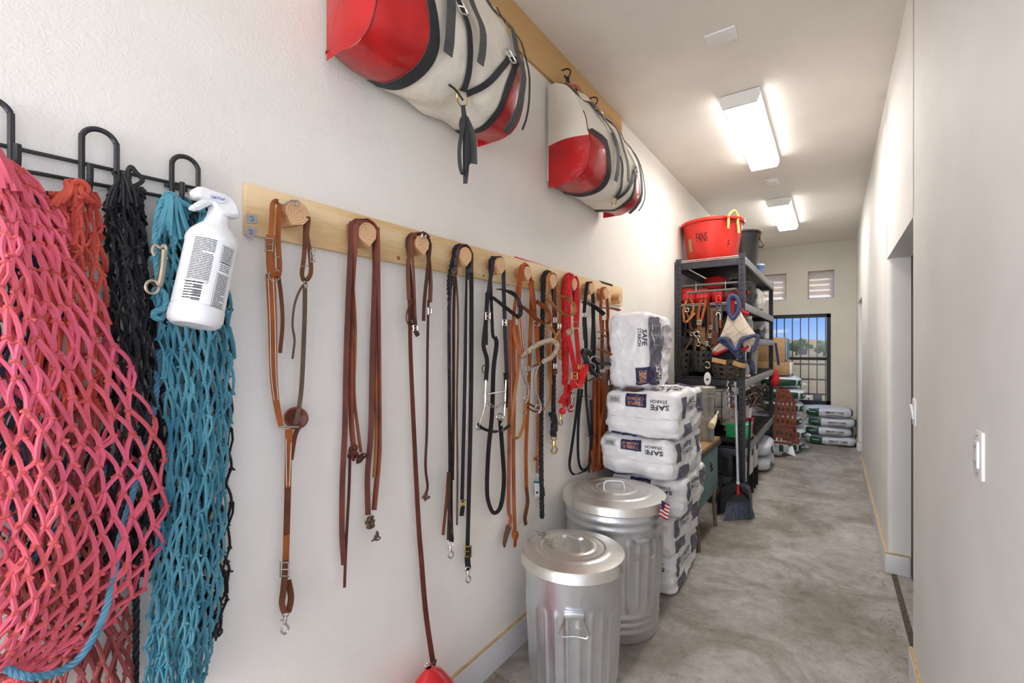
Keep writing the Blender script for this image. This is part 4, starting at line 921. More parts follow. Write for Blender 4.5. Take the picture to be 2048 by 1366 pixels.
# teal net with black one behind it
n5 = thing('hay_net', 'black hay net mostly hidden behind the teal net, edge showing right', 'hay net', wl(420, 800, .03), 'hay nets on the wire rack')
net(n5, [(425, 330, 420), (560, 310, 455), (760, 310, 462), (900, 300, 464), (1050, 310, 462), (1180, 330, 458), (1275, 380, 436)], 7, 24, .02, .02, .0034, m_bk, m_bk, 31, ksz=1.7)
gather(n5, 385, 425, 6, 30, 60, .05, .004, m_bk, 32)
n6 = thing('hay_net', 'teal blue hay net hanging on the third hook by the spray bottle', 'hay net', wl(390, 800, .05), 'hay nets on the wire rack')
TP = [(395, 318, 372), (470, 308, 408), (560, 304, 452), (700, 318, 468), (820, 330, 462), (960, 328, 452), (1080, 312, 446), (1200, 300, 438), (1300, 290, 420), (1400, 292, 404)]
net(n6, TP, 9, 29, .06, .05, .0034, m_teal, m_teal, 33, jit=.24, tilt=1.5)
net(n6, [(a, b+8, c-8) for a, b, c in TP], 8, 26, .035, .015, .0032, m_teal, m_teal, 34, jit=.28, tilt=-2, name='back_netting')
gather(n6, 345, 395, 12, 36, 80, .085, .0042, m_teal, 35); gather(n6, 405, 432, 6, 22, 50, .07, .0038, m_teal, 36)
rope(n6, 'drawstring', [(322, 640, .10), (316, 560, .10), (310, 480, .1), (318, 420, .1), (335, 388, .1), (350, 392, .1), (365, 405, .1), (390, 418, .1), (410, 420, .1)], 5.5, m_teal)
rope(n6, 'snap_rope', [(305, 582, .11), (322, 580, .115), (332, 598, .115), (328, 618, .115), (312, 622, .115), (306, 632, .11), (320, 638, .11), (334, 626, .105)], 6, m_teal)
P = lambda x, y: wl(x, y, .125)
sn = MB(); mpx = dep(P(310, 540))/F
sn.tube(crv([P(308, 512), P(304, 500), P(310, 490), P(320, 496), P(329, 490), P(331, 504), P(326, 520)], 4), 3.6*mpx, 8)
sn.tube(crv([P(328, 500), P(325, 535), P(319, 566), P(313, 572)], 4), 6*mpx, 9); sn.tube([P(326, 520), P(334, 515)], 3*mpx, 6)
sn.tube([P(304+13*math.cos(a), 574+13*math.sin(a)) for a in [2*PI*i/14 for i in range(14)]], 3.2*mpx, 7, True)
sn.build('bolt_snap', m_nick, n6)

# ================================================================== spray bottle on the third hook
A = wl(446, 388, .115); B = wl(388, 652, .135)
t = thing('spray_bottle', 'white trigger spray bottle with printed label, tilted over the teal net', 'bottle', B)
ax = (A-B).normalized(); sx_ = V((0, 1, 0)); sx_ = (sx_-ax*sx_.dot(ax)).normalized(); fx = sx_.cross(ax)
if fx.x < 0: fx = -fx
Lb = (A-B).length
def bt(r, h, a): return B+ax*(h*Lb)+(sx_*math.cos(a)+fx*math.sin(a))*r
R0 = 48*dep(B)/F
prof = [(0.0, .80), (.02, .95), (.05, 1.0), (.12, .99), (.13, .965), (.4, .965), (.585, .965), (.6, 1.0), (.63, .99), (.67, .9), (.71, .72), (.75, .5), (.80, .42), (.86, .40), (.9, .40)]
mb = MB(); n = 30; vs = [bt(R0*r, h, 2*PI*k/n) for h, r in prof for k in range(n)]
mb.add(vs, [(j*n+k, j*n+(k+1) % n, (j+1)*n+(k+1) % n, (j+1)*n+k) for j in range(len(prof)-1) for k in range(n)]+[tuple(range(n)), tuple((len(prof)-1)*n+k for k in range(n))])
mb.build('body', m_white, t)
mb = MB(); vs = [bt(R0*r*(1+.02*(k % 2)), h, 2*PI*k/36) for h, r in ((.87, .44), (.87, .46), (.945, .45), (.95, .3)) for k in range(36)]
mb.add(vs, [(j*36+k, j*36+(k+1) % 36, (j+1)*36+(k+1) % 36, (j+1)*36+k) for j in range(3) for k in range(36)]+[tuple(108+k for k in range(36))]); mb.build('collar', m_white, t)
# trigger head: traced profile with its own thickness
hd = [(384, 383), (390, 376), (405, 377), (425, 384), (450, 393), (468, 410), (476, 432), (472, 437), (455, 434), (440, 428), (428, 418), (420, 405), (400, 398), (388, 394)]
Ph = crv([wl(a, b, .128) for a, b in hd], 3, True); mb = MB(); cH = sum(Ph, V((0, 0, 0)))/len(Ph); nH = len(Ph)
vs = [cH+(p-cH)*s+V((x, 0, 0)) for s, x in ((.82, -.022), (1, -.014), (1, .014), (.82, .022)) for p in Ph]
mb.add(vs, [(j*nH+k, j*nH+(k+1) % nH, (j+1)*nH+(k+1) % nH, (j+1)*nH+k) for j in range(3) for k in range(nH)]+[tuple(range(nH)), tuple(3*nH+k for k in range(nH))]); mb.build('trigger_head', m_white, t)
mb = MB().tube(crv([wl(418, 402, .128), wl(405, 408, .13), wl(390, 415, .135), wl(379, 418, .14)], 4), [.009]*8+[.007]*3+[.004, .003], 8); mb.build('trigger', m_white, t)
def lab(cx, cy, w_, h_):      # label coordinates: angle across, height along the bottle
    def fn(x, y):
        a = PI/2+.38-(cx+x*w_)*1.0; return bt(R0*.965*1.012, cy+y*h_, a)
    return fn
m_lab = M('label_paper', (240, 240, 238), .45, var=.01); m_ink = M('label_ink', (58, 60, 64), .6, var=.1); m_inkb = M('label_blue', (44, 66, 140), .5)
patch(lab(.0, .36, 2.6, .45), 24, 4).build('label', m_lab, t)
def bt2(fnr):
    return fnr
mb = MB(); rnd = random.Random(5)
def lab2(cx, cy, w_, h_):
    def fn(x, y):
        a = PI/2+.38-(cx+x*w_); return bt(R0*.965*1.02, cy+y*h_, a)
    return fn
def lines(c0, c1, h0, h1, n):
    for i in range(n):
        h = h1-(h1-h0)*i/(n-1); x0 = c0; 
        while x0 < c1-.02:
            L = min(rnd.uniform(.12, .4), c1-x0); f = lab2(x0+L/2, h, L-.015, (h1-h0)/n*.5); g = patch(f, 3, 1); mb.add(g.v, g.f); x0 += L
            if rnd.random() < .06: break
lines(-.62, .22, .30, .585, 25); lines(-.62, .05, .16, .27, 7); lines(.5, 1.0, .45, .56, 10); lines(.5, 1.0, .39, .43, 4); lines(.5, 1.0, .14, .355, 20)
for c0, c1, h0, h1 in ((.46, 1.04, .445, .57), (.46, 1.04, .13, .365), (-.64, .2, .275, .29)):
    for f in (lab2((c0+c1)/2, h1, c1-c0, .003), lab2((c0+c1)/2, h0, c1-c0, .003), lab2(c0, (h0+h1)/2, .012, h1-h0), lab2(c1, (h0+h1)/2, .012, h1-h0)): g = patch(f, 6, 2); mb.add(g.v, g.f)
mb2 = mb.build('label_print', m_ink, t); mb2['kind'] = 'stuff'
mb = MB()
for i in range(16):
    h = .15+.0062*i
    if i in (3, 7, 12): continue
    g = patch(lab2(-.12, h, .3, .0030+.0025*(i % 3 == 0)), 5, 1); mb.add(g.v, g.f)
tag(mb.build('barcode', m_ink, t), kind='stuff')
bo = lambda x, y: wl(436+x*36-0+y*2, 397-y*16+x*9, .1515)
ov = MB(); nn = 24; vs = [bo(.5*math.cos(2*PI*k/nn), .5*math.sin(2*PI*k/nn)) for k in range(nn)]; ov.prism(vs, (.0006, 0, 0)).build('badge', M('badge_grey', (222, 224, 230), .4), t)
text_on(lambda x, y: bo(x*.72, y*.36+.06)+V((.0012, 0, 0)), 'Leak Proof', .01).build('lettering', m_inkb, t)

# ================================================================== upper plywood strip with hooks
yE = wl(1243, 250, .015).y
up = thing('plywood_strip', 'amber plywood strip under the ceiling carrying the two pack bags', 'board', (-W, 1.6, 3.12))
MB().box2((-W+.001, -.3, 3.115), (-W+.018, yE, CEIL-.002), bev=.001).build('board', m_ply, up)
BY = [.86, 2.26]; BL = .76; hooky = []
for by in BY:
    for f in (.22, .72):
        y = by+BL*f; hooky.append(y); z = 3.2
        MB().tube(crv([V((-W+.012, y, z+.03)), V((-W+.05, y, z+.03)), V((-W+.075, y, z+.01)), V((-W+.065, y, z-.02)), V((-W+.04, y, z-.018)), V((-W+.035, y, z-.002))], 4), .0045, 7).build('screw_hook', m_black, up)

# ================================================================== pack bags
m_canvas = M('cream_canvas', (226, 218, 204), .85, var=.05, scale=6, bump=.7, bscale=6, bdist=.03)
m_vinyl = M('red_bag_vinyl', (178, 15, 20), .3, var=.15, scale=7, bump=.6, bscale=8, bdist=.02, coat=.2)
m_seam = M('dark_red_seam', (120, 12, 18), .6)
def pack_bag(y0, label, full):
    t = thing('pack_bag', label, 'bag', (-W+.15, y0+BL/2, 2.49), 'pack bags on the plywood strip')
    zb = 2.495; X0 = -W+.022
    # profile from wall bottom, round the front, to the top
    pr = crv([V((0, 0, .02)), V((.10, 0, -.012)), V((.20, 0, .0)), V((.262, 0, .045)), V((.285, 0, .12)), V((.282, 0, .22)), V((.25, 0, .34)), V((.19, 0, .46)), V((.12, 0, .55)), V((.05, 0, .585))], 5)
    cum = [0]
    for i in range(1, len(pr)): cum.append(cum[-1]+(pr[i]-pr[i-1]).length)
    TL = cum[-1]
    def prof(s):
        s = max(0, min(TL, s)); j = 0
        while j < len(cum)-2 and cum[j+1] < s: j += 1
        return pr[j].lerp(pr[j+1], (s-cum[j])/(cum[j+1]-cum[j]))
    def S(y, s, lift=0.0):
        p = prof(s); e = abs(y/BL-.5)*2; tk = (1-.10*e**4)             # ends draw in
        z = p.z*(1-.03*e**3); sagz = -.012*(1-e*e)
        d = V((X0+p.x*tk, y0+y, zb+z+sagz))
        a = prof(s-.01); b = prof(s+.01); nr = V((b.z-a.z, 0, -(b.x-a.x)))
        nr = V((abs(nr.x) if s > .15 else nr.x, 0, nr.z)).normalized()
        wv = .016*mnoise.noise(V((y*7+y0*3, s*8, 1.3)))+.022*max(0, s-.3)*math.sin(y*24+3*math.sin(s*9))
        return d+nr*(lift+wv)
    def sr(s): return .15+.035*math.sin(min(1, s/.30)*PI/2) if s < .30 else max(0.0, .185*math.sqrt(max(0, 1-((s-.30)/.2)**2)))
    sT = .50; bw = .05
    for side in (0, 1):
        fy = (lambda y: y) if side == 0 else (lambda y: BL-y*.75)
        MB().grid(lambda u, v: S(fy(sr(v*sT)*u), v*sT, .002), 10, 26).build('red_corner', m_vinyl, t)
        MB().grid(lambda u, v: S(fy(sr(v*sT)+bw*u-.0*v), v*sT+(bw*u*.6 if v > .9 else 0), .005), 4, 26).build('corner_band', m_web, t)
    MB().grid(lambda u, v: S(BL*u, TL*v), 40, 44).build('canvas_body', m_canvas, t)
    # end panels, red below and canvas above
    for side in (0, 1):
        ye = 0 if side == 0 else BL
        def EP(u, v, s_lo, s_hi):
            s = s_lo+(s_hi-s_lo)*v; p = S(ye, s); w0 = V((X0, y0+ye, p.z)); q = w0.lerp(p, u)
            q.y += (-1 if side == 0 else 1)*(.03*math.sin(PI*u)*math.sin(PI*min(1, (p.z-zb)/.6+.05))); return q
        MB().grid(lambda u, v: EP(u, v, .02, .47), 10, 16).build('red_end', m_vinyl, t)
        MB().grid(lambda u, v: EP(u, v, .47, TL), 10, 16).build('canvas_end', m_canvas, t)
        MB().tube([EP(1, i/20, .2, .62)+V((.003, 0, 0)) for i in range(21)], .0025, 5).build('edge_seam', m_seam if True else m_canvas, t)
        MB().tube([EP(i/12, .02, .02, .47)+V((0, -.001 if side == 0 else .001, -.001)) for i in range(13)], .002, 5).build('edge_seam', m_seam, t)
    MB().box2((X0-.02, y0+.02, zb+.03), (X0, y0+BL-.02, zb+.57)).build('back_panel', m_canvas, t)
    # top flap
    fl = MB().grid(lambda u, v: S(BL*(.02+.96*u), TL-.13+.15*v, .012+.004*math.sin(u*30)), 30, 6); fl.build('top_flap', m_canvas, t)
    MB().grid(lambda u, v: S(BL*(.08+.8*u), TL-.05+.04*v, .022+.03*v), 20, 3).build('red_collar', m_vinyl, t)
    # webbing straps down the front
    def strap(name, y, s0, s1, w_, mat, dy=0, lift=.012, flare=.0, t_=.003):
        n = 18; P = []; wd = []
        for i in range(n+1):
            f = i/n; s = s0+(s1-s0)*f; p = S(y+dy*f, s, lift+flare*f*f); P.append(p); wd.append(V((0, 1, 0)))
        return MB().ribbon(P, wd, w_, t_).build(name, mat, t)
    def bk(y, s, w_=.05, h_=.055, tilt=.5):
        c = S(y, s, .02); a = (S(y, s+.01, .02)-S(y, s-.01, .02)).normalized(); b = V((0, 1, 0)); ca, sa = math.cos(tilt), math.sin(tilt)
        e1 = b*ca+a*sa; e2 = a*ca-b*sa
        P = [c+e1*x*w_/2+e2*z*h_/2 for x, z in ((-1, -.8), (-.8, -1), (.8, -1), (1, -.8), (1, .8), (.8, 1), (-.8, 1), (-1, .8))]
        MB().tube(P, .0035, 7, True).tube([c-e1*w_/2, c+e1*w_/2], .0025, 6).build('buckle', m_steel, t)
    strap('front_strap', .25, TL-.02, .30, .042, m_webd, .0, .016, .02); strap('strap_end', .38, TL-.02, .33, .036, m_webd, .01, .02, .025)
    bk(.31, .48, tilt=.5); bk(.60, .46, tilt=.6); bk(.30, TL-.14, tilt=.2)
    strap('sling_strap', .30, .60, .24, .026, m_web, .10, .011); strap('sling_strap', .61, .47, .24, .026, m_web, -.19, .012)
    strap('front_strap', .66, TL-.02, .22, .036, m_webd, .01, .016, .03)
    strap('thin_tail', .70, TL-.12, .26, .01, m_web, .05, .02, .03)
    c = S(.41, .225, .018); nrm = V((1, 0, -.35)).normalized(); u_ = V((0, 1, 0)); v_ = nrm.cross(u_)
    MB().tube([c+(u_*math.cos(a)+v_*math.sin(a))*.03 for a in [2*PI*i/18 for i in range(18)]], .003, 7, True).build('ring', m_brass, t)
    if full:      # bundled tail strap below the ring
        b0 = c+V((.0, 0, -.03)); MB().ell(b0+V((0, 0, -.07)), (.014, .016, .03), 10, 8).build('strap_knot', m_web, t)
        for (dx, L, w_) in ((-.03, .24, .014), (.0, .27, .016), (.025, .2, .014)):
            Pq = crv([b0, b0+V((.01, dx*.3, -.07)), b0+V((.01, dx, -L*.7)), b0+V((.012, dx*.9, -L)), b0+V((.012, dx*.2, -L-.015)), b0+V((.012, -dx*.2+.01, -L*.75)), b0+V((.012, .004, -.08))], 5)
            MB().ribbon(Pq, [V((1, .5, 0))]*len(Pq), w_, .0025).build('tail_loop', m_web, t)
        Pq = crv([b0+V((0, .01, -.04)), b0+V((.01, .04, -.1)), b0+V((.01, .05, -.2))], 5); MB().ribbon(Pq, [V((.4, 1, 0))]*len(Pq), .03, .003).build('tail_end', m_webd, t)
        Pq = crv([b0+V((0, 0, .02)), b0+V((.01, -.05, .03)), b0+V((.01, -.085, .033))], 5); MB().tube(Pq, .004, 6).build('tie_cord', m_web, t)
    # hanging loops up to the hooks
    for f in (.22, .72):
        y = BL*f; z = 3.2-.02; q = S(y, TL-.04, .0)
        for d in (-.016, .016): MB().ribbon(crv([V((-W+.055, y0+y+d*.2, z)), V((-W+.06, y0+y+d, z-.05)), V((-W+.08, y0+y+d*1.3, z-.11)), q+V((.02, d*1.5, .01))], 5), [V((.3, 1, 0))]*16, .02, .003).build('hanging_loop', m_web, t)
    return t
pack_bag(BY[0], 'red and cream canvas pack bag nearest, cut by the top edge', True)
pack_bag(BY[1], 'red and cream canvas pack bag farther along, fully in view', False)
# ================================================================== galvanised bins
m_galv = M('galvanised_steel', (216, 219, 224), .28, .92, var=.05, scale=9, bump=.04, bscale=5, bdist=.01)
n_, b_ = base(m_galv); L_ = n_.links.new
t_ = n_.nodes.new('ShaderNodeTexCoord'); vo = n_.nodes.new('ShaderNodeTexVoronoi'); vo.inputs['Scale'].default_value = 70; L_(t_.outputs['Object'], vo.inputs['Vector'])
mr = n_.nodes.new('ShaderNodeMapRange'); mr.inputs[3].default_value = .33; mr.inputs[4].default_value = .39; L_(vo.outputs['Color'], mr.inputs[0]); L_(mr.outputs[0], b_.inputs['Roughness'])
m_galvw = M('galvanised_lid', (222, 219, 212), .32, .85, var=.06, scale=7, bump=.35, bscale=9, bdist=.012)
def bin_(cx, cy, R, H, label, hoops, nfl, hang):
    t = thing('trash_can', label, 'bin', (cx, cy, 0), 'galvanised trash cans')
    zs = [0, .012, .03]; prof = [(R*.80, 0.0), (R*.815, .004)]
    N = 60; zz = []
    for i in range(N+1): zz.append(.006+(H-.02)*i/N)
    for z in zz:
        r = R*(.815+.125*z/H)
        if hoops:
            for hz in (.06, .10, .14, H-.115, H-.07): r += .007*math.exp(-((z-hz)/.011)**2)
        prof.append((r, z))
    z0 = .17 if hoops else .05; z1 = H-.16
    def rf(a, z):
        e = min(1, max(0, (z-z0)/.03))*min(1, max(0, (z1-z)/.03)); q = .5+.5*math.cos(a*nfl); return 1+e*(.03*q**3)
    MB().lathe(prof, (cx, cy, 0), nfl*8, capt=False, rf=rf).build('body', m_galv, t, 80)
    lr = R*1.0; zl = H-.035
    pl = [(lr-.006, zl), (lr, zl), (lr+.003, zl+.004), (lr, zl+.008), (lr, zl+.042), (lr-.006, zl+.05)]
    n = 14
    for i in range(1, n*3+1):
        f = 1-i/(n*3+.0); r = (lr-.006)*f; hgt = zl+.05+.024*(1-f*f)
        if 6 < i < n*3-6: hgt += .0035*(1 if (i//4) % 3 == 0 else 0)
        pl.append((max(r, .002), hgt))
    ld = MB().lathe(pl, (cx, cy, 0), 56, capb=False).build('lid', m_galvw, t)
    zt = zl+.074; an = math.atan2(-cy, -cx)+(.9 if hang == 0 else .05); dx = V((math.cos(an+PI/2), math.sin(an+PI/2), 0)) if hang else V((math.cos(an), math.sin(an), 0)); cc = V((cx, cy, 0))
    hp = [cc+dx*d+V((0, 0, z)) for d, z in ((-.058, zt-.006), (-.055, zt+.022), (-.042, zt+.036), (0, zt+.039), (.042, zt+.036), (.055, zt+.022), (.058, zt-.006))]
    sd_ = V((-dx.y, dx.x, 0)); P = crv(hp, 4); MB().ribbon(P, [sd_]*len(P), .026, .007).build('handle', m_galv, ld)
    for s in (0, PI):
        a = math.atan2(-cy, -cx)+(.02 if hang == 0 else .55)+s; u = V((math.cos(a), math.sin(a), 0)); v = V((-u.y, u.x, 0)); zc = H-.165; rr = R*(.815+.125*zc/H)
        c = cc+u*(rr+.012)+V((0, 0, zc))
        MB().box(c+u*-.004, (.02, .085, .03), rot=Matrix.Rotation(a, 3, 'Z'), bev=.004).build('handle_bracket', m_galv, t)
        MB().tube([c+u*.01+v*x+V((0, 0, z)) for x, z in ((-.042, .005), (-.046, -.02), (-.063, -.07), (-.05, -.085), (0, -.078), (.05, -.085), (.063, -.07), (.046, -.02), (.042, .005))], .004, 7).build('bail_handle', m_steel, t)
    MB().box(cc+V((math.cos(math.atan2(-cy, -cx)+.1)*(R*.9+.004), math.sin(math.atan2(-cy, -cx)+.1)*(R*.9+.004), H-.09)), (.003, .012, .06), rot=Matrix.Rotation(math.atan2(-cy, -cx)+.1, 3, 'Z')).build('seam', m_galv, t)
    return t, ld
b1, lid1 = bin_(-1.003, 1.93, .243, .60, 'nearer galvanised trash can with scribbled round lid', False, 26, 0)
b2, lid2 = bin_(-1.035, 2.50, .292, .72, 'farther larger galvanised trash can with hoops, beside the feed sacks', True, 28, 1)
# pen scribble on the near lid
P = crv([onZ(a, b, .66) for a, b in ((1070, 1062), (1080, 1066), (1076, 1070), (1086, 1072), (1084, 1078), (1092, 1078), (1090, 1084), (1098, 1084), (1094, 1090), (1104, 1090), (1100, 1094), (1108, 1096))], 4)
MB().tube(P, .0012, 4).build('pen_scribble', m_iron, lid1)
# little flag charm on the far can
m_fl = M('flag_white', (230, 224, 220), .7); m_flr = M('flag_red', (176, 36, 44), .7); m_flb = M('flag_blue', (34, 44, 92), .7)
fp = onY(1325, 1020, 2.42)
t = thing('flag_charm', 'small american flag charm hanging on the far can rim', 'flag', (fp.x, fp.y, fp.z-.05))
def flg(x, y): return fp+V((.010+.018*x+.012*y, .03*x, .085*y-.02*x))+V((0, 0, -.0))*1
for i in range(9):
    MB().grid(lambda u, v: flg((u-.5)*1.6, .5-(i+v)/9)+V((.003*math.sin(u*7), 0, 0)), 5, 1).build('stripe', m_flr if i % 2 == 0 else m_fl, t)
MB().grid(lambda u, v: flg(-.8+.6*u, .5-.45*v)+V((.004, -.002, 0)), 3, 3).build('canton', m_flb, t); MB().tube([flg(-.2, .5), flg(-.2, .75)+V((-.01, 0, 0))], .0015, 5).build('cord', m_stitch, t)

# ================================================================== feed sacks
m_sack = M('white_sack_plastic', (240, 240, 243), .36, var=.02, scale=5, bump=.35, bscale=16, bdist=.01, stretch=(1, 1, 1.6))
m_nvy = M('sack_navy', (40, 42, 82), .4, var=.1); m_purple = M('sack_purple', (82, 62, 104), .4, var=.12); m_slate = M('sack_slate', (92, 92, 112), .4, var=.08); m_slate2 = M('sack_pale_grey', (196, 192, 196), .4, var=.05)
m_txt = M('sack_black_print', (34, 34, 44), .5); m_wtxt = M('sack_white_print', (236, 234, 236), .5); m_gtxt = M('sack_orange_print', (214, 140, 84), .5)
class Sack:
    def __init__(s, c, h, rz=0, n=5.0, seed=0, wr=.012, tilt=None, flat=False):
        s.c = V(c); s.h = V(h); s.R = Matrix.Rotation(rz, 3, 'Z'); s.n = n; s.seed = seed; s.wr = wr; s.flat = flat
        if tilt: s.R = s.R @ tilt
    def S(s, q, lift=0):
        q = V(q); n = s.n; r = (abs(q.x)**n+abs(q.y)**n+abs(q.z)**n)**(-1/n); p = q*r
        g = V((math.copysign(abs(p.x)**(n-1), p.x)/s.h.x, math.copysign(abs(p.y)**(n-1), p.y)/s.h.y, math.copysign(abs(p.z)**(n-1), p.z)/s.h.z)).normalized()
        w = V((p.x*s.h.x, p.y*s.h.y, p.z*s.h.z)); o = V((s.seed*3.1, 0, 0))
        dsp = s.wr*(mnoise.noise(w*6+o)+.5*mnoise.noise(V((w.x*9, w.y*9, w.z*22))+o)-.3*abs(mnoise.noise(V((w.x*16+w.z*9, w.y*14, w.z*12-w.x*8))+o))+.42*max(0, 1-5*abs(mnoise.noise(V((w.x*7+w.z*5, w.y*7+w.z*3, w.z*6-w.x*4))+o)))+.3*max(0, 1-5*abs(mnoise.noise(V((w.x*5-w.z*9, w.y*6-w.z*8, w.z*5+w.x*9))+o*2))))
        w = w+g*(dsp+lift)
        if s.flat and w.z < -s.h.z*.96: w.z = -s.h.z*.96
        return s.c+s.R @ w
    def mesh(s, k=14):
        mb = MB()
        for ax in range(3):
            for sg in (-1, 1):
                def fn(u, v, ax=ax, sg=sg):
                    a, b = u*2-1, v*2-1; q = [0, 0, 0]; q[ax] = sg; q[(ax+1) % 3] = a; q[(ax+2) % 3] = b; return s.S(q)
                mb.grid(fn, k, k)
        return mb
    def face(s, f, cx, cy, w, h, lift=.0025, rot=0):
        """face f in 'F'(-y) 'R'(+x) 'T'(+z); cx right, cy up seen from outside, -1..1"""
        cr_, sr_ = math.cos(rot), math.sin(rot)
        def fn(x, y):
            x, y = x*w, y*h; x, y = x*cr_-y*sr_, x*sr_+y*cr_; x += cx; y += cy
            return s.S({'F': (x, -1, y), 'R': (1, x, y), 'T': (x, y, 1)}[f], lift+.002)
        return fn
def decal(par, name, fn, mat, k=6): return patch(fn, 26, 26).build(name, mat, par)
def lettering(par, txt, fn, mat, bold=.012): return text_on(fn, txt, bold).build('lettering', mat, par)
def safe_sack(label, c, h, rz, seed, front=True):
    sk = Sack(c, h, rz, 9, seed, .017, flat=True); t = thing('feed_sack', label, 'sack', (c[0], c[1], c[2]-h[2]), 'stacked white feed sacks')
    weld(sk.mesh(30).build('sack', m_sack, t))
    # end face: crease, barcode, navy panel, upside down print on the upper slope
    MB().tube([sk.S((-.96+1.92*i/24, -1, -.12+.04*math.sin(i*.7)), .001) for i in range(25)], .004, 5).build('fold_crease', m_sack, t)
    # loose flap
    fl = MB().grid(lambda u, v: sk.S((-1+2*u, -1, -.12-.55*v), .004+.018*(1-v)*v*2+.004*math.sin(u*17+seed)), 24, 5); fl.build('end_flap', m_sack, t)
    decal(t, 'navy_panel', sk.face('F', -.1, .62, .56, .56, .003), m_nvy)
    lettering(t, 'TRIPLE', sk.face('F', -.1, .50, .42, .15, .005, PI), m_gtxt); lettering(t, 'CROWN', sk.face('F', -.1, .70, .42, .13, .005, PI), m_gtxt)
    lettering(t, 'SAFE', sk.face('F', .52, .38, .46, .22, .004, PI), m_txt, .02); lettering(t, 'STARCH', sk.face('F', .5, .63, .42, .13, .004, PI), m_txt)
    mb = MB()
    for i in range(9): g = patch(sk.face('F', -.78+.028*i, .62, .010+.006*(i % 2), .20, .004), 1, 2); mb.add(g.v, g.f)
    for x in (-.83, -.52): g = patch(sk.face('F', x, .62, .008, .28, .004), 1, 2); mb.add(g.v, g.f)
    for y in (.48, .76): g = patch(sk.face('F', -.675, y, .31, .012, .004), 4, 1); mb.add(g.v, g.f)
    tag(mb.build('barcode', m_txt, t), kind='stuff')
    decal(t, 'navy_corner', sk.face('F', -.45, -.90, .75, .16, .004), m_nvy)
    # long side
    decal(t, 'grey_block', sk.face('R', -.72, .35, .22, .9, .003), m_slate); decal(t, 'grey_block', sk.face('R', -.5, -.66, .5, .62, .003), m_slate); decal(t, 'grey_block', sk.face('R', .55, .3, .42, .9, .003), m_slate)
    lettering(t, 'SAFE', sk.face('R', -.2, .55, .55, .26, .004), m_txt, .015); lettering(t, 'STARCH', sk.face('R', -.2, .22, .55, .2, .004), m_slate)
    lettering(t, 'FORAGE', sk.face('R', .45, -.6, .6, .2, .004), m_slate) if False else None
    return t, sk
SKX = -1.06
dat = [('bottom feed sack of the white stack, resting on the floor', (SKX+.012, 3.235, .125), (.235, .345, .126), .03),
       ('second feed sack from the floor in the white stack', (SKX+.02, 3.23, .37), (.23, .345, .12), -.02),
       ('third feed sack up, SAFE print just above the bin lid', (SKX+.05, 3.28, .605), (.24, .36, .118), .02),
       ('fourth feed sack up, with barcode and blue panel on its end', (SKX+.025, 3.21, .855), (.25, .35, .13), -.03),
       ('topmost flat feed sack, purple print on top, under the upright sack', (SKX+.045, 3.21, 1.135), (.245, .37, .148), .03)]
for i, (lb, c, h, rz) in enumerate(dat):
    t, sk = safe_sack(lb, c, h, rz, i+1)
    if i == 4:
        lettering(t, 'SAFE', sk.face('T', .45, -.45, .75, .34, .004, PI), m_txt, .02); lettering(t, 'STARCH', sk.face('T', .48, -.08, .7, .2, .004, PI), m_txt, .01)
        decal(t, 'purple_panel', sk.face('T', .05, .7, 1.7, .42, .003), m_purple); decal(t, 'navy_top_panel', sk.face('T', -.35, -.7, .5, .5, .003), m_nvy)
        lettering(t, 'TRIPLE', sk.face('T', -.35, -.75, .4, .18, .005, PI), m_gtxt); lettering(t, 'CROWN', sk.face('T', -.35, -.55, .4, .14, .005, PI), m_gtxt)
# upright sack leaning on the wall
c = (-1.13, 3.23, 1.54); h = (.14, .285, .255)
sk = Sack(c, h, .02, 8.0, 9, .016); t = thing('feed_sack', 'white feed sack standing upright on top of the stack by the wall', 'sack', (c[0], c[1], c[2]-h[2]), 'stacked white feed sacks')
weld(sk.mesh(30).build('sack', m_sack, t))
MB().tube([sk.S((-.25+.05*math.sin(i), -1, -.95+1.9*i/24), .001) for i in range(25)], .0035, 5).build('fold_crease', m_sack, t)
for a, b in (((-1, .95), (-.25, .1)), ((1, .98), (-.22, .3))):
    MB().tube([sk.S((a[0]+(b[0]-a[0])*i/10, -1, a[1]+(b[1]-a[1])*i/10), .001) for i in range(11)], .003, 5).build('fold_crease', m_sack, t)
lettering(t, 'SAFE', sk.face('F', .82, .36, .42, .22, .004, -PI/2), m_txt, .02); lettering(t, 'STARCH', sk.face('F', .58, .36, .46, .18, .004, -PI/2), m_txt, .012)
decal(t, 'slate_panel', sk.face('R', -.46, .08, .92, 1.75, .003), m_slate); decal(t, 'grey_panel', sk.face('R', .55, .4, .7, .7, .003), m_slate2)
decal(t, 'navy_panel', sk.face('F', .72, -.68, .62, .5, .004), m_nvy); decal(t, 'navy_panel', sk.face('R', -.62, -.68, .7, .5, .0045), m_nvy)
lettering(t, 'TRIPLE', sk.face('F', .82, -.68, .36, .16, .006, -PI/2), m_gtxt); lettering(t, 'CROWN', sk.face('F', .65, -.68, .36, .16, .006, -PI/2), m_gtxt)
lettering(t, 'SAFE', sk.face('R', -.42, -.60, .46, .26, .007, PI/2), m_wtxt, .02); lettering(t, 'STARCH', sk.face('R', -.22, -.55, .5, .13, .007, PI/2), m_wtxt, .01)
decal(t, 'white_bar', sk.face('R', -.72, .42, .06, .55, .006), m_wtxt)
for x, w_, y, h_ in ((-.48, .42, .68, .012), (-.48, .42, .15, .012), (-.28, .012, .42, .54), (-.48, .42, .42, .012), (-.5, .012, .42, .54)): decal(t, 'table_line', sk.face('R', x, y, w_, h_, .006), m_slate2, 3)

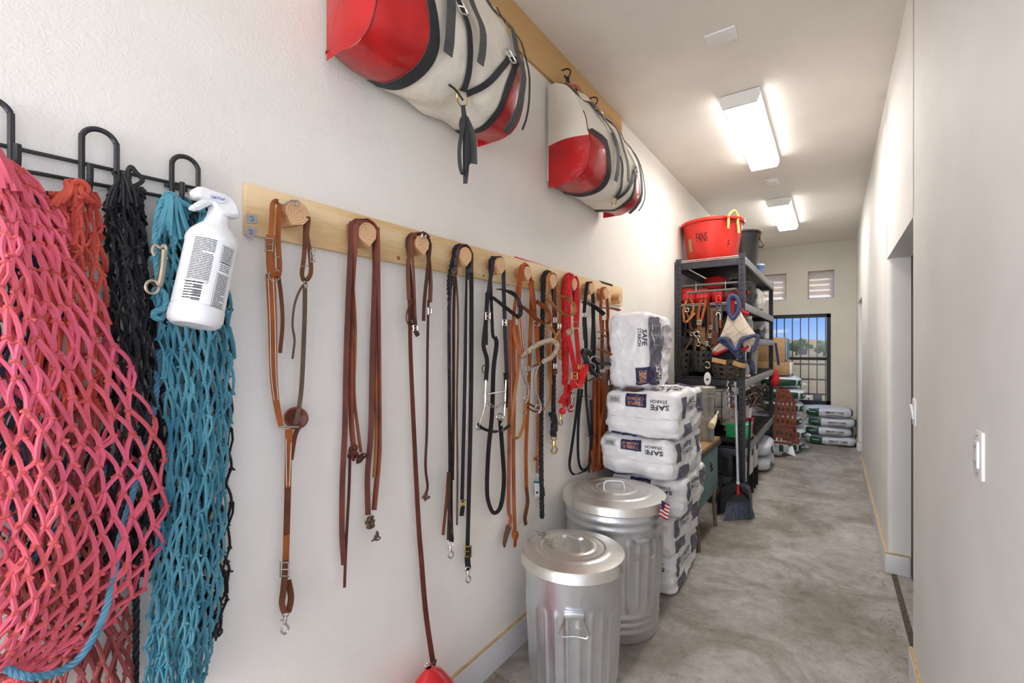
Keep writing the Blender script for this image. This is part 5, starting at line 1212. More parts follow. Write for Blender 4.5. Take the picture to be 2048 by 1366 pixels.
# ================================================================== teal bench, steel can
m_tealp = M('teal_painted_metal', (92, 128, 128), .5, var=.1); m_wood2 = wood('bench_wood', (196, 166, 118), (150, 116, 74), 1, 20)
t = thing('teal_bench', 'teal painted bench with black edged wooden top behind the sacks', 'bench', (-1.07, 3.96, 0))
MB().box2((-1.33, 3.6, .75), (-.81, 4.33, .78)).build('top', m_wood2, t); MB().box2((-1.34, 3.59, .725), (-.80, 4.34, .755)).build('top_edge', m_black, t)
MB().box2((-1.31, 3.62, .33), (-.825, 4.31, .725), bev=.006).build('body', m_tealp, t)
for (a, b) in ((-1.28, 3.66), (-.86, 3.66), (-1.28, 4.27), (-.86, 4.27)): MB().tube([(a, b, .34), (a+.02, b+.02, 0)], .016, 7).build('leg', M('bench_leg', (110, 98, 80), .6), t)
MB().tube([onX(a, b, -.82) for a, b in ((1421, 926), (1425, 930), (1421, 934), (1426, 938), (1422, 943))], .004, 5).build('painted_mark', m_black, t)
def can(cx, cy, z0, r, h, label, mat, lidm):
    t = thing('steel_can', label, 'can', (cx, cy, z0))
    MB().lathe([(r*.9, 0), (r*.92, .01), (r*.95, h*.78), (r, h*.8), (r, h*.83), (r*.95, h*.84), (r*.96, h*.88)], (cx, cy, z0), 28).build('body', mat, t)
    MB().lathe([(r*1.03, h*.88), (r*1.06, h*.89), (r*1.06, h*.99), (r*1.0, h)], (cx, cy, z0), 28).build('lid', lidm, t)
    MB().tube([V((cx+r*1.02*math.cos(a), cy+r*1.02*math.sin(a), z0+h*.55-.12*abs(math.sin((a+PI*.6)*1)))) for a in [-PI*.9+i*PI*.7/10 for i in range(11)]], .004, 6).build('bail', m_steel, t)
    return t
can(-.895, 4.12, .781, .083, .45, 'tall grey metal can with lid standing on the teal bench', M('dull_zinc', (168, 168, 164), .45, .6, var=.1), M('zinc_lid', (176, 172, 160), .5, .5, var=.1))
t = thing('feed_scoop', 'pale plastic scoop hung on the grey can side', 'scoop', onX(1428, 845, -.82))
a = onX(1432, 832, -.815); b = onX(1423, 852, -.815); MB().tube([b, a.lerp(b, .5), a], [.028, .024, .012], 10).build('cup', M('cream_plastic', (222, 210, 176), .5), t); MB().tube([a, a+(a-b)*.5], .006, 7).build('grip', M('cream_plastic', (222, 210, 176), .5), t)

# ================================================================== shelf unit
SX0, SX1, SY0, SY1, SZ = -1.335, -.69, SE, 7.40, 2.47
m_rim = M('deck_rim_wire', (206, 202, 196), .4, .4)
LVL = [.58, 1.25, 1.66, 1.99, 2.435]
sh = thing('shelf_unit', 'tall dark steel shelving unit with wire decks along the left wall', 'shelf', ((SX0+SX1)/2, (SY0+SY1)/2, 0))
for x, sx in ((SX0, 1), (SX1, -1)):
    for y, sy in ((SY0, 1), (SY1, -1)):
        p = MB().box2((x-.0, y, 0), (x+sx*.055, y+sy*.006, SZ)).box2((x, y, 0), (x+sx*.005, y+sy*.05, SZ)).build('post', m_post, sh)
        if y == SY0:
            for k in range(48): MB().box((x+sx*.028, y-.0006, .06+k*.05), (.012, .002, .016)).build('slot', M('slot_black', (6, 6, 8), .8), p)
for z in LVL:
    for x, o in ((SX1, -.004), (SX0, .004)): MB().box2((x+o-.012, SY0+.03, z-.075), (x+o+.012, SY1-.03, z-.002), bev=.004).build('side_beam', m_beam if x == SX1 else m_post, sh)
    for y in (SY0+.02, SY1-.02): MB().box2((SX0+.04, y-.012, z-.075), (SX1-.05, y+.012, z-.004), bev=.004).build('end_beam', m_post, sh)
    dk = MB()
    for i in range(6): x = SX0+.06+i*(SX1-SX0-.12)/5; dk.tube([(x, SY0+.01, z+.004), (x, SY1-.01, z+.004)], .003, 5)
    for i in range(34): y = SY0+.015+i*(SY1-SY0-.03)/33; dk.tube([(SX0+.03, y, z+.009), (SX1-.02, y, z+.009)], .0022, 5)
    tag(dk.build('wire_deck', m_wire, sh), kind='stuff')
    MB().box2((SX0+.03, SY0+.035, z-.006), (SX1-.02, SY1-.035, z-.001)).build('deck_shade_sheet', m_black, sh)  # black sheet standing in for the shadow under each deck
    if z > 1.9:
        MB().tube([(SX0+.05, SY0+.004, z+.012), (SX1-.05, SY0+.004, z+.012)], .004, 6).build('deck_rim', m_rim, sh); MB().tube([(SX0+.05, SY0+.002, z-.004), (SX1-.05, SY0+.002, z-.004)], .003, 6).build('deck_rim', m_rim, sh)
MB().tube([(SX0+.04, SY0+.02, 2.19), (SX1-.04, SY0+.02, 2.19)], .013, 8).build('cross_bar', M('grey_bar', (96, 92, 88), .5, .4), sh)
# hanging rail on two hooks at the near end
t = thing('hanging_rail', 'grey wooden rail hung by wire hooks at the near shelf end', 'rail', se(1425, 585, .05))
m_grail = M('grey_rail', (92, 90, 80), .6)
a = se(1373, 586, .06); b = se(1473, 578, .06); MB().tube([a, b], .012, 8).build('bar', m_grail, t)
for px, yt, yb in ((1392, 565, 583), (1451, 562, 580)): MB().tube(crv([se(px+1, yt+4, -.04), se(px+1, yt, -.01), se(px, yt+3, .04), se(px, yb, .05), se(px, yb+5, .062)], 4), .004, 6).build('wire_hook', m_steel, t)
for px, py in ((1378, 588), (1408, 585), (1436, 582), (1466, 580)): MB().tube(crv([se(px, py-4, .06), se(px, py+5, .075), se(px-1, py+12, .08), se(px-3, py+14, .09), se(px-5, py+10, .095)], 4), .003, 6).build('peg_hook', m_black, t)

# top of shelf ---------------------------------------------------------------
m_tub = M('red_tub_plastic', (204, 44, 34), .42, var=.1, scale=5, spec=.4); m_yel = M('yellow_rope', (214, 192, 104), .7, var=.15); m_tubk = M('black_tub_rubber', (44, 44, 46), .5)
TZ = 2.447
tc_ = V((-1.05, 5.2, TZ))
t = thing('red_tub', 'big red plastic tub with yellow rope handles on top of shelves', 'tub', tc_)
MB().lathe([(.232, 0), (.24, .01), (.288, .39), (.296, .395), (.31, .4), (.312, .425), (.3, .43), (.285, .425), (.228, .03), (.2, .02)], tc_, 44).build('body', m_tub, t)
for an in (-.75, PI-.75):
    u = V((math.cos(an), math.sin(an), 0)); v = V((-u.y, u.x, 0)); MB().box(tc_+u*.315+V((0, 0, .405)), (.05, .17, .022), rot=Matrix.Rotation(an, 3, 'Z'), bev=.006).build('handle_lug', m_tub, t)
    P = crv([tc_+u*.335+v*-.06+V((0, 0, .29)), tc_+u*.33+v*-.055+V((0, 0, .36)), tc_+u*.33+v*-.05+V((0, 0, .42)), tc_+u*.34+V((0, 0, .47)), tc_+u*.33+v*.05+V((0, 0, .42)), tc_+u*.325+v*.055+V((0, 0, .36)), tc_+u*.335+v*.06+V((0, 0, .25))], 6)
    twist_rope(P, .011).build('rope_handle', m_yel, t)
def tubf(ax, az, w_, h_):
    def fn(x, y): z = az+y*h_; a = ax+x*w_; r = .241+.048*(z-.01)/.38+.0025; return tc_+V((r*math.cos(a), r*math.sin(a), z))
    return fn
a0 = math.atan2(-tc_.y, -tc_.x)
text_on(tubf(a0-.38, .24, .42, .09), 'FANS').build('handwriting', l_black, t); text_on(tubf(a0+.62, .16, .07, .07), 'F').build('handwriting', l_black, t)
patch(tubf(a0-.92, .18, .18, .13)).build('sticker', M('sticker_olive', (150, 138, 92), .5, var=.3, scale=90), t)
t = thing('yellow_lid', 'yellow and blue lid edge poking above the red tub', 'lid', tc_+V((.0, .05, .4))); MB().lathe([(.1, .0), (.16, .01), (.15, .05), (.05, .075)], tc_+V((-.02, .02, .43)), 24).build('cover', m_yel, t); MB().lathe([(.2, .0), (.205, .012), (.1, .02)], tc_+V((-.02, .02, .42)), 28).build('rim', M('lid_blue', (52, 70, 120), .5), t)
kc = V((-.87, 5.85, TZ)); t = thing('black_tub', 'black rubber bucket with rusty snap beside the red tub', 'bucket', kc)
MB().lathe([(.15, 0), (.16, .01), (.195, .40), (.21, .405), (.21, .425), (.19, .425), (.15, .03)], kc, 36).build('body', m_tubk, t)
u = V((.8, -.35, 0)).normalized(); q = kc+u*.222+V((0, 0, .40))
sn = MB(); sn.ell(q, (.018, .018, .022), 8, 6); sn.tube([q, q+V((0, 0, -.07))], .010, 7); sn.ell(q+V((0, 0, -.08)), (.016, .016, .016), 8, 6); sn.tube(crv([q+V((0, 0, -.08)), q+u*.03+V((0, 0, -.12)), q+u*.045+V((0, 0, -.15)), q+u*.02+V((0, 0, -.175)), q+u*-.012+V((0, 0, -.165))], 4), .008, 6); sn.build('snap', m_iron, t)
bp_ = V((-.73, 6.25, TZ)); t = thing('blue_cup', 'pale blue plastic cup lid at shelf top edge', 'cup', bp_); MB().lathe([(.035, 0), (.04, .07), (.06, .075), (.065, .1), (.045, .115)], bp_, 24).build('body', M('pale_blue_plastic', (120, 156, 208), .4), t)

# second level: red bundles, helmet, black bag, jars ------------------------------
m_redb = M('red_nylon_bundle', (198, 34, 32), .6, var=.15, scale=6, bump=.5, bscale=12, bdist=.02); m_dkr = M('maroon_cloth', (110, 22, 28), .8, var=.25)
m_blk = M('black_nylon', (17, 17, 19), .6, var=.2, bump=.4, bscale=14, bdist=.015)
def bag(name, label, cat, c, h, mat, rz=0, n=3.2, seed=1, wr=.02, par=None):
    sk = Sack(c, h, rz, n, seed, wr, flat=True)
    if par is None: t = thing(name, label, cat, (c[0], c[1], c[2]-h[2]))
    else: t = par
    weld(sk.mesh(10).build('body', mat, t)); return t, sk
for i, (px, py, w_, h_, lb) in enumerate(((1377, 592, .085, .085, 'rolled red nylon bundle on second shelf, next to the wall'), (1407, 591, .085, .08, 'rolled red nylon bundle on second shelf, middle one'), (1438, 590, .06, .075, 'small red nylon bundle behind the red key ring'))):
    p = onY(px, py, 5.05); t, sk = bag('red_bundle', lb, 'bundle', (p.x, 5.06, LVL[3]+.012+h_), (w_, .14, h_), m_redb, 0, 2.8, i+3)
    MB().tube([sk.S((math.cos(a), -.3, math.sin(a)), .002) for a in [2*PI*k/16 for k in range(16)]], .006, 6, True).build('tie_strap', m_dkr, t)
p = onY(1427, 570, 5.3); t, sk = bag('red_dry_bag', 'tall red ribbed bag standing behind the bundles', 'bag', (p.x, 5.36, LVL[3]+.012+.17), (.11, .12, .17), m_redb, .3, 3, 8)
for z in (-.5, -.2, .1, .4): MB().tube([sk.S((math.cos(a), math.sin(a), z), .002) for a in [2*PI*k/20 for k in range(20)]], .003, 5, True).build('rib', m_dkr, t)
p = onY(1398, 560, 5.75); t, sk = bag('riding_helmet', 'grey riding helmet on the second shelf behind the bar', 'helmet', (p.x, 5.75, LVL[3]+.012+.12), (.13, .15, .12), M('grey_velvet', (120, 112, 104), .9), 0, 2.2, 1, .0)
MB().grid(lambda u, v: sk.S((math.cos(PI+u*PI), math.sin(PI+u*PI), -.75), 0)+V((math.cos(PI+u*PI), math.sin(PI+u*PI), -.2))*.05*v, 14, 2).build('brim', M('teal_cloth', (44, 84, 100), .8), t)
p = onY(1468, 585, 5.2); bag('maroon_blanket', 'crumpled maroon blanket on the second shelf near the right post', 'blanket', (p.x-.02, 5.04, LVL[3]+.09), (.09, .1, .07), m_dkr, .2, 2.6, 4, .03)
p = onX(1513, 585, -.78); t, sk = bag('black_bag', 'black nylon bag bulging over the second shelf edge', 'bag', (-.84, 5.6, LVL[3]+.015+.15), (.12, .42, .15), m_blk, 0, 2.7, 5, .04)
MB().ell(sk.S((1, -.5, -.1), .008), (.02, .02, .02), 8, 6).build('red_toggle', m_redn, t); MB().tube([sk.S((1, -.9+.16*i, .62), .003) for i in range(10)], .003, 5).build('red_piping', m_dkr, t)
for i, (y, hh, lb) in enumerate(((6.15, .26, 'clear plastic bag on second shelf, beside the black bag'), (6.45, .2, 'white plastic jug on the second shelf'))):
    bag('plastic_bag' if i == 0 else 'white_jug', lb, 'bag' if i == 0 else 'jug', (-.76, y, LVL[3]+.012+hh/2), (.07, .11, hh/2), M('clear_film', (206, 206, 200), .3), 0, 3, 6+i, .02)
bag('grey_crate_bag', 'dark duffel bag far back on the second shelf', 'bag', (-1.05, 6.4, LVL[3]+.012+.14), (.18, .5, .14), m_blk, 0, 3, 12, .02)

# third level -------------------------------------------------------------------
m_glass2 = M('clear_jar', (206, 210, 206), .15, var=.03); b_ = m_glass2.node_tree.nodes['Principled BSDF']; b_.inputs['Transmission Weight'].default_value = .6
def jar(c, r, h, label, mat, lidm, name='glass_jar'):
    t = thing(name, label, 'jar', c); MB().lathe([(r*.9, 0), (r, .01), (r, h*.75), (r*.75, h*.85), (r*.75, h*.88)], c, 22).build('body', mat, t); MB().lathe([(r*.8, h*.87), (r*.82, h), (r*.7, h*1.02)], c, 22).build('lid', lidm, t)
m_lidw = M('cream_lid', (224, 216, 196), .5)
jar(V((-.77, 5.0, LVL[2]+.012)), .06, .2, 'clear glass jar on third shelf, nearest behind the blanket cover', m_glass2, m_lidw); jar(V((-.76, 5.5, LVL[2]+.012)), .06, .22, 'clear glass jar on third shelf, farther of the two', m_glass2, m_lidw)
t = thing('black_clipper', 'black clipper set with grey lid on the third shelf far end', 'box', V((-.78, 6.4, LVL[2]+.012))); MB().box2((-.86, 6.15, LVL[2]+.013), (-.71, 6.6, LVL[2]+.1), bev=.015).build('case', m_black, t); MB().tube(crv([V((-.74, 6.3, LVL[2]+.1)), V((-.72, 6.4, LVL[2]+.16)), V((-.73, 6.6, LVL[2]+.17)), V((-.74, 6.8, LVL[2]+.1))], 5), .03, 8).build('hose', m_beam, t)
t = thing('white_box', 'white cardboard box on third shelf, far end', 'box', V((-.8, 7.0, LVL[2]+.012))); MB().box2((-.95, 6.8, LVL[2]+.013), (-.72, 7.2, LVL[2]+.24), bev=.004).build('carton', m_white, t); MB().box2((-.719, 6.85, LVL[2]+.09), (-.7175, 7.1, LVL[2]+.15)).build('print', m_slate2, t)
bag('shade_filler_third', 'added black filler for the dark depth of the third shelf', 'filler', (-1.08, 5.6, LVL[2]+.012+.13), (.22, .68, .13), m_blk, 0, 4, 14, .02)  # black mass added so the shelf interior reads dark

# fourth level --------------------------------------------------------------------
L4 = LVL[1]+.012
jar(V((-.76, 5.16, L4)), .05, .0, '', m_white, m_white) if False else None
t = thing('milky_bottle', 'white plastic bottle standing on the glass jar, fourth shelf', 'bottle', V((-.765, 5.13, L4+.115))); MB().lathe([(.045, 0), (.05, .02), (.05, .09), (.02, .13), (.02, .15), (.028, .155), (.028, .19)], V((-.765, 5.13, L4+.155)), 20).build('body', m_white, t)
t = thing('squat_jar', 'squat glass jar on a round wooden base, fourth shelf', 'jar', V((-.765, 5.13, L4))); MB().lathe([(.085, .0), (.09, .008), (.09, .022), (.08, .026)], V((-.765, 5.13, L4)), 28).build('wooden_base', m_pine, t); MB().lathe([(.075, .026), (.083, .07), (.07, .12), (.05, .152)], V((-.765, 5.13, L4)), 24).build('glass', m_glass2, t)
bag('blue_cloth', 'crumpled dark blue cloth on the fourth shelf', 'cloth', (-.77, 5.55, L4+.08), (.08, .16, .08), M('blue_denim', (52, 62, 96), .85, var=.25), 0, 2.4, 21, .03)
t = thing('paper_cup', 'grey paper cup standing on the fourth shelf', 'cup', V((-.76, 5.9, L4))); MB().lathe([(.045, 0), (.06, .24), (.064, .245), (.064, .255)], V((-.76, 5.9, L4)), 22).build('cup', M('grey_card', (176, 174, 168), .7), t)
m_card = M('cardboard', (176, 142, 100), .8, var=.08)
t = thing('cardboard_box', 'brown cardboard box on fourth shelf behind the cup', 'box', V((-.95, 6.4, L4))); MB().box2((-1.15, 6.0, L4), (-.8, 6.7, L4+.21), bev=.004).build('carton', M('old_cardboard', (128, 92, 58), .8), t); MB().box2((-.7995, 6.3, L4), (-.7985, 6.36, L4+.21)).build('tape', M('parcel_tape', (196, 170, 128), .3), t)
bag('shade_filler_fourth', 'added black filler darkening the near end of the fourth shelf', 'bag', (-1.06, 5.25, L4+.17), (.24, .34, .17), m_blk, 0, 3.4, 23, .03)  # added dark bulk for the unlit interior behind the hanging tack
t = thing('navy_strap', 'navy blue strap hanging from the shelf far post', 'strap', V((-.68, 7.38, 1.3)))
rib(t, 'webbing', [(1551, 686), (1554, 705), (1557, 730)], 5, M('navy_web', (48, 58, 110), .8), off=-2.5, phi=80, T=se)

# fifth level ----------------------------------------------------------------------
L5 = LVL[0]+.012
t = thing('black_bucket', 'black bucket on the lowest shelf under dry branches', 'bucket', V((-.83, 5.45, L5+.0))); MB().lathe([(.1, 0), (.105, .3), (.115, .31), (.115, .33)], V((-.86, 5.75, L5)), 26).build('body', m_tubk, t)
t = thing('pink_cup', 'hot pink plastic cup standing on the lowest shelf', 'cup', V((-.76, 5.5, L5))); MB().lathe([(.06, 0), (.075, .20), (.08, .205), (.08, .215)], V((-.77, 5.5, L5)), 24).build('cup', M('hot_pink_plastic', (206, 34, 84), .4), t)
t = thing('white_cup', 'white paper cup stacked in the pink cup', 'cup', V((-.76, 5.5, L5+.2))); MB().lathe([(.05, 0), (.064, .14), (.068, .145), (.068, .155)], V((-.77, 5.5, L5+.216)), 24).build('cup', m_white, t)
bag('brown_bag', 'crumpled brown paper bag on the lowest shelf behind the post', 'bag', (-.83, 5.18, L5+.13), (.1, .13, .13), m_card, .2, 3, 31, .04)
bag('brown_leather_bag', 'dark tan leather bag under the brown paper bag', 'bag', (-.8, 5.38, L5+.05), (.08, .16, .05), leather('saddle_brown', (120, 74, 34)), 0, 2.6, 32, .02)
t = thing('green_tray', 'bright green plastic box sticking out behind the post', 'box', V((-.78, 4.98, L5+.15))); MB().box2((-.86, 4.88, L5+.09), (-.655, 5.05, L5+.22), bev=.008).build('box', M('green_plastic', (34, 156, 96), .45), t)
MB().box2((-.87, 4.87, L5+.215), (-.645, 5.06, L5+.232), bev=.004).build('rim', M('green_rim', (60, 180, 120), .45), t)
t = thing('dry_branches', 'bundle of dry brown branches on the lowest shelf', 'branches', V((-.85, 5.9, L5+.35))); rnd = random.Random(3)
for i in range(26):
    y0_ = 5.0+rnd.random()*1.2; z0_ = L5+.34+rnd.random()*.14; x0_ = -.8+rnd.uniform(-.1, .12)
    MB().tube(crv([V((x0_, y0_, z0_)), V((x0_+rnd.uniform(-.03, .05), y0_+.4, z0_+rnd.uniform(-.02, .06))), V((x0_+rnd.uniform(-.02, .06), y0_+.9, z0_-rnd.random()*.2))], 4), .007+.006*rnd.random(), 5).build('branch', (l_dark, l_grey, m_trunk)[i % 3], t)
gb, _ = bag('grey_boot', 'dark grey rubber boot lying at shelf front, with white cord', 'boot', (-.74, 5.02, L5+.06), (.06, .12, .06), M('grey_rubber', (74, 76, 78), .6), 0, 2.6, 34, .01)
MB().tube(crv([onX(a, b, -.672) for a, b in ((1497, 850), (1500, 860), (1504, 868), (1508, 872), (1512, 876))], 4), .004, 6).build('white_cord', m_stitch, gb)

# floor level under the shelf: storage boxes, green and white bags -------------------------
m_lid = M('box_lid_dark', (46, 46, 50), .5); m_boxw = M('box_white', (206, 204, 200), .5)
for i, y in enumerate((4.98, 5.32, 5.68)):
    t = thing('folding_seat', ('pale folding seat with black frame under shelves, nearest of three', 'pale folding seat with black frame under shelves, middle of three', 'pale folding seat with black frame under shelves, farthest of three')[i], 'seat', V((-.76, y, 0)), 'folding seats under the shelf')
    MB().box2((-.785, y, .22), (-.70, y+.2, .52), bev=.02).build('panel', m_boxw, t); MB().box2((-.795, y+.06, .42), (-.69, y+.14, .5), bev=.01).build('strap', m_lid, t)
    for d in (.02, .18):
        for x in (-.775, -.71): MB().tube([(x, y+d, .0), (x, y+d, .24)], .012, 7).build('leg', m_black, t)
for i, (y, z, lb) in enumerate(((4.95, .15, 'black plastic crate on the floor under the near shelf end'), (4.95, .42, 'black plastic crate stacked on another at the near shelf end'))):
    t = thing('black_crate', lb, 'crate', V((-1.05, y+.2, z-.13)), 'black crates under the shelf'); MB().box2((-1.27, y-.04, z-.13 if i else 0.002), (-.81, y+.35, z+.13), bev=.012).build('shell', m_lid, t)
    for k in range(5): MB().box2((-1.26+k*.09, y-.043, z-.08), (-1.2+k*.09, y-.039, z+.06)).build('side_slot', m_black, t)
    MB().box2((-1.28, y-.05, z+.125), (-.80, y+.36, z+.14), bev=.004).build('rim', m_post, t)
bag('dark_tarp', 'folded black tarpaulin above the crates at the near shelf end', 'tarp', (-1.0, 5.2, L5+.06), (.3, .3, .055), m_blk, 0, 4, 36, .02)

bag('shade_filler_lowest', 'added black filler darkening the back of the lowest shelf', 'blanket', (-1.08, 5.6, L5+.24), (.22, .34, .23), m_blk, 0, 4, 38, .02)  # added to fill the shaded back of this shelf with black
# ================================================================== hanging tack on the near shelf end
def eb(par, name, pts, wpx, mat, off=.06, **k): return rib(par, name, pts, wpx, mat, off=off, T=se, **k)
t = thing('rope_halter', 'small orange tan halter hung nearest the wall on the shelf rail', 'halter', se(1376, 620, .09))
eb(t, 'crown', [(1368, 640), (1367, 620), (1372, 604), (1377, 598), (1384, 603), (1387, 616), (1383, 630), (1378, 640)], 4, l_pale, .09, phi=60); eb(t, 'throat', [(1366, 640), (1372, 644), (1380, 637), (1390, 626)], 4, l_pale, .1, phi=80); eb(t, 'cheek', [(1373, 603), (1370, 618), (1375, 628), (1377, 637)], 3, l_tan, .085, phi=70)
ring(t, 'ring', 1374, 620, 4, .8, m_steel, .1, T=se); eb(t, 'tail', [(1377, 640), (1381, 652), (1386, 660)], 4, l_burg, .08, phi=80)
t = thing('orange_strap_halter', 'brown halter with bright orange strap on the shelf rail', 'halter', se(1405, 625, .09))
eb(t, 'cheek', [(1398, 660), (1397, 630), (1401, 606), (1407, 598), (1411, 606), (1405, 632), (1400, 655)], 5, l_orange, .095, phi=80); eb(t, 'crown', [(1395, 640), (1398, 615), (1404, 600), (1410, 598), (1415, 606), (1417, 640), (1414, 680)], 4, l_brown, .08, phi=70)
buckle(t, 1399, 645, 9, 9, m_steel, .105, T=se); ring(t, 'ring', 1394, 668, 5, 1.2, m_steel, .1, T=se); eb(t, 'tail', [(1393, 672), (1391, 690), (1389, 706)], 5, l_grey, .085, phi=80); snap(t, 1397, 672, 22, m_steel, .1, T=se)
eb(t, 'side_strap', [(1385, 676), (1375, 692), (1362, 710), (1356, 718)], 3, l_grey, .085, phi=80)
t = thing('leather_cinch', 'wide tan and brown leather cinch straps bunched on the rail', 'cinch', se(1425, 650, .07))
eb(t, 'wide_strap', [(1424, 616), (1423, 650), (1428, 700)], 14, M('tan_felt', (128, 100, 74), .9, var=.2), .05, phi=85); eb(t, 'wide_strap', [(1431, 622), (1432, 660), (1430, 690)], 11, l_brown, .06, phi=85); eb(t, 'wide_strap', [(1404, 655), (1405, 680), (1408, 700)], 12, M('tan_felt', (128, 100, 74), .9, var=.2), .05, phi=85); eb(t, 'strap', [(1416, 606), (1418, 650), (1420, 690)], 7, l_dark, .07, phi=80)
for a, b in ((1422, 655), (1420, 672), (1414, 687), (1439, 618)): buckle(t, a, b, 6, 8, m_steel, .08, T=se)
t = thing('grey_lead_strap', 'grey webbing strap on a red ring with brass snap', 'strap', se(1437, 630, .09))
tb(t, 'red_ring', [(1437+5*math.cos(a), 598+7*math.sin(a)) for a in [2*PI*i/12 for i in range(12)]], 1.8, m_redn, .1, T=se, closed=True, k=1); eb(t, 'webbing', [(1434, 604), (1433, 640), (1435, 665)], 5, l_grey2, .085, phi=85); eb(t, 'webbing', [(1441, 604), (1443, 630), (1440, 650)], 4, l_grey2, .085, phi=85); tb(t, 'hook', [(1432, 630), (1435, 625), (1440, 628), (1440, 640)], 1, m_stitch, .1, T=se); eb(t, 'leather_end', [(1440, 640), (1441, 656)], 4, l_tan, .095, phi=85)
t = thing('dark_bridle_bundle', 'tangle of dark brown and black bridle straps behind the halters', 'bridle', se(1405, 660, .03))
for i, q in enumerate(([(1368, 612), (1372, 650), (1366, 700)], [(1383, 620), (1381, 660), (1390, 705)], [(1392, 618), (1396, 670), (1402, 705)], [(1411, 612), (1410, 650), (1416, 704)], [(1421, 640), (1415, 670), (1409, 700)], [(1426, 612), (1436, 660), (1425, 706)], [(1446, 640), (1442, 670), (1436, 700)], [(1374, 660), (1392, 676), (1412, 668)], [(1398, 690), (1414, 694), (1432, 684)])):
    eb(t, 'strap', q, (4, 6, 3, 7, 5)[i % 5], (l_black, l_dark, l_brown, l_black, l_grey)[i % 5], .035+.006*(i % 3), phi=75)
for a, b in ((1384, 668), (1392, 662), (1412, 690), (1420, 690), (1408, 700)): ring(t, 'ring', a, b, 3.4, .9, m_steel, .06, T=se, n=10)
# quilted cover with blue trim
m_quilt = M('quilted_cream', (206, 190, 174), .9, var=.05)
n_, b_ = base(m_quilt); L_ = n_.links.new; t_ = n_.nodes.new('ShaderNodeTexCoord'); mp_ = n_.nodes.new('ShaderNodeMapping'); mp_.inputs['Rotation'].default_value = (0, math.radians(38), 0); L_(t_.outputs['Object'], mp_.inputs[0])
sp_ = n_.nodes.new('ShaderNodeSeparateXYZ'); L_(mp_.outputs[0], sp_.inputs[0]); acc = None
for k in (0, 2):
    a = n_.nodes.new('ShaderNodeMath'); a.operation = 'MULTIPLY'; a.inputs[1].default_value = 10.5; L_(sp_.outputs[k], a.inputs[0]); b = n_.nodes.new('ShaderNodeMath'); b.operation = 'FRACT'; L_(a.outputs[0], b.inputs[0]); c = n_.nodes.new('ShaderNodeMath'); c.operation = 'LESS_THAN'; c.inputs[1].default_value = .03; L_(b.outputs[0], c.inputs[0])
    if acc is None: acc = c
    else: d = n_.nodes.new('ShaderNodeMath'); d.operation = 'MAXIMUM'; L_(acc.outputs[0], d.inputs[0]); L_(c.outputs[0], d.inputs[1]); acc = d
mx_ = n_.nodes.new('ShaderNodeMixRGB'); mx_.inputs[1].default_value = lin((208, 192, 176)); mx_.inputs[2].default_value = lin((120, 100, 86)); L_(acc.outputs[0], mx_.inputs[0]); L_(mx_.outputs[0], b_.inputs['Base Color'])
m_trim = M('blue_fleece_trim', (66, 76, 112), .95, var=.18, scale=60, bump=.6, bscale=160, bdist=.004); m_rtrim = M('red_fleece', (176, 26, 36), .95, var=.15, scale=60, bump=.6, bscale=160, bdist=.004)
t = thing('quilted_mask', 'cream quilted cover with blue and red fleece trim on shelf corner', 'cover', se(1466, 650, .14))
pillow(se, [(1458, 620), (1463, 640), (1470, 630), (1478, 612), (1484, 628), (1498, 650), (1513, 672), (1500, 674), (1487, 676), (1478, 684), (1474, 696), (1467, 694), (1462, 682), (1452, 676), (1440, 676), (1446, 660), (1453, 640)], .12, .03, seed=2, wr=.012).build('quilt', m_quilt, t)
pillow(se, [(1437, 688), (1444, 684), (1460, 694), (1452, 701), (1440, 706), (1424, 703)], .1, .015).build('inner_flap', m_quilt, t)
pillow(se, [(1485, 680), (1498, 676), (1510, 676), (1506, 690), (1500, 704), (1490, 700)], .1, .015).build('side_flap', m_quilt, t)
tb(t, 'blue_trim', [(1464, 636), (1458, 624), (1457, 604), (1460, 594), (1466, 591), (1474, 596), (1479, 612), (1476, 624), (1468, 636)], 4.2, m_trim, .15, T=se, closed=True); tb(t, 'blue_trim', [(1437, 682), (1442, 677), (1452, 679), (1461, 690), (1468, 700), (1476, 697), (1481, 684), (1492, 676), (1510, 671), (1516, 674), (1512, 688), (1505, 704)], 4, m_trim, .145, T=se); tb(t, 'blue_trim', [(1441, 683), (1452, 690), (1463, 700), (1474, 712), (1482, 716)], 3.6, m_trim, .12, T=se)
tb(t, 'red_fleece', [(1466, 600), (1465, 615), (1464, 630)], 3.6, m_rtrim, .125, T=se); tb(t, 'red_fleece', [(1423, 705), (1430, 709), (1442, 704), (1454, 699)], 3, m_rtrim, .115, T=se); tb(t, 'red_fleece', [(1482, 699), (1490, 698), (1497, 692)], 3, m_rtrim, .12, T=se); tb(t, 'red_fleece', [(1482, 618), (1488, 625), (1497, 628)], 4, m_rtrim, .09, T=se)
eb(t, 'black_strap', [(1503, 690), (1501, 710), (1498, 730)], 4, l_black, .11, phi=85)
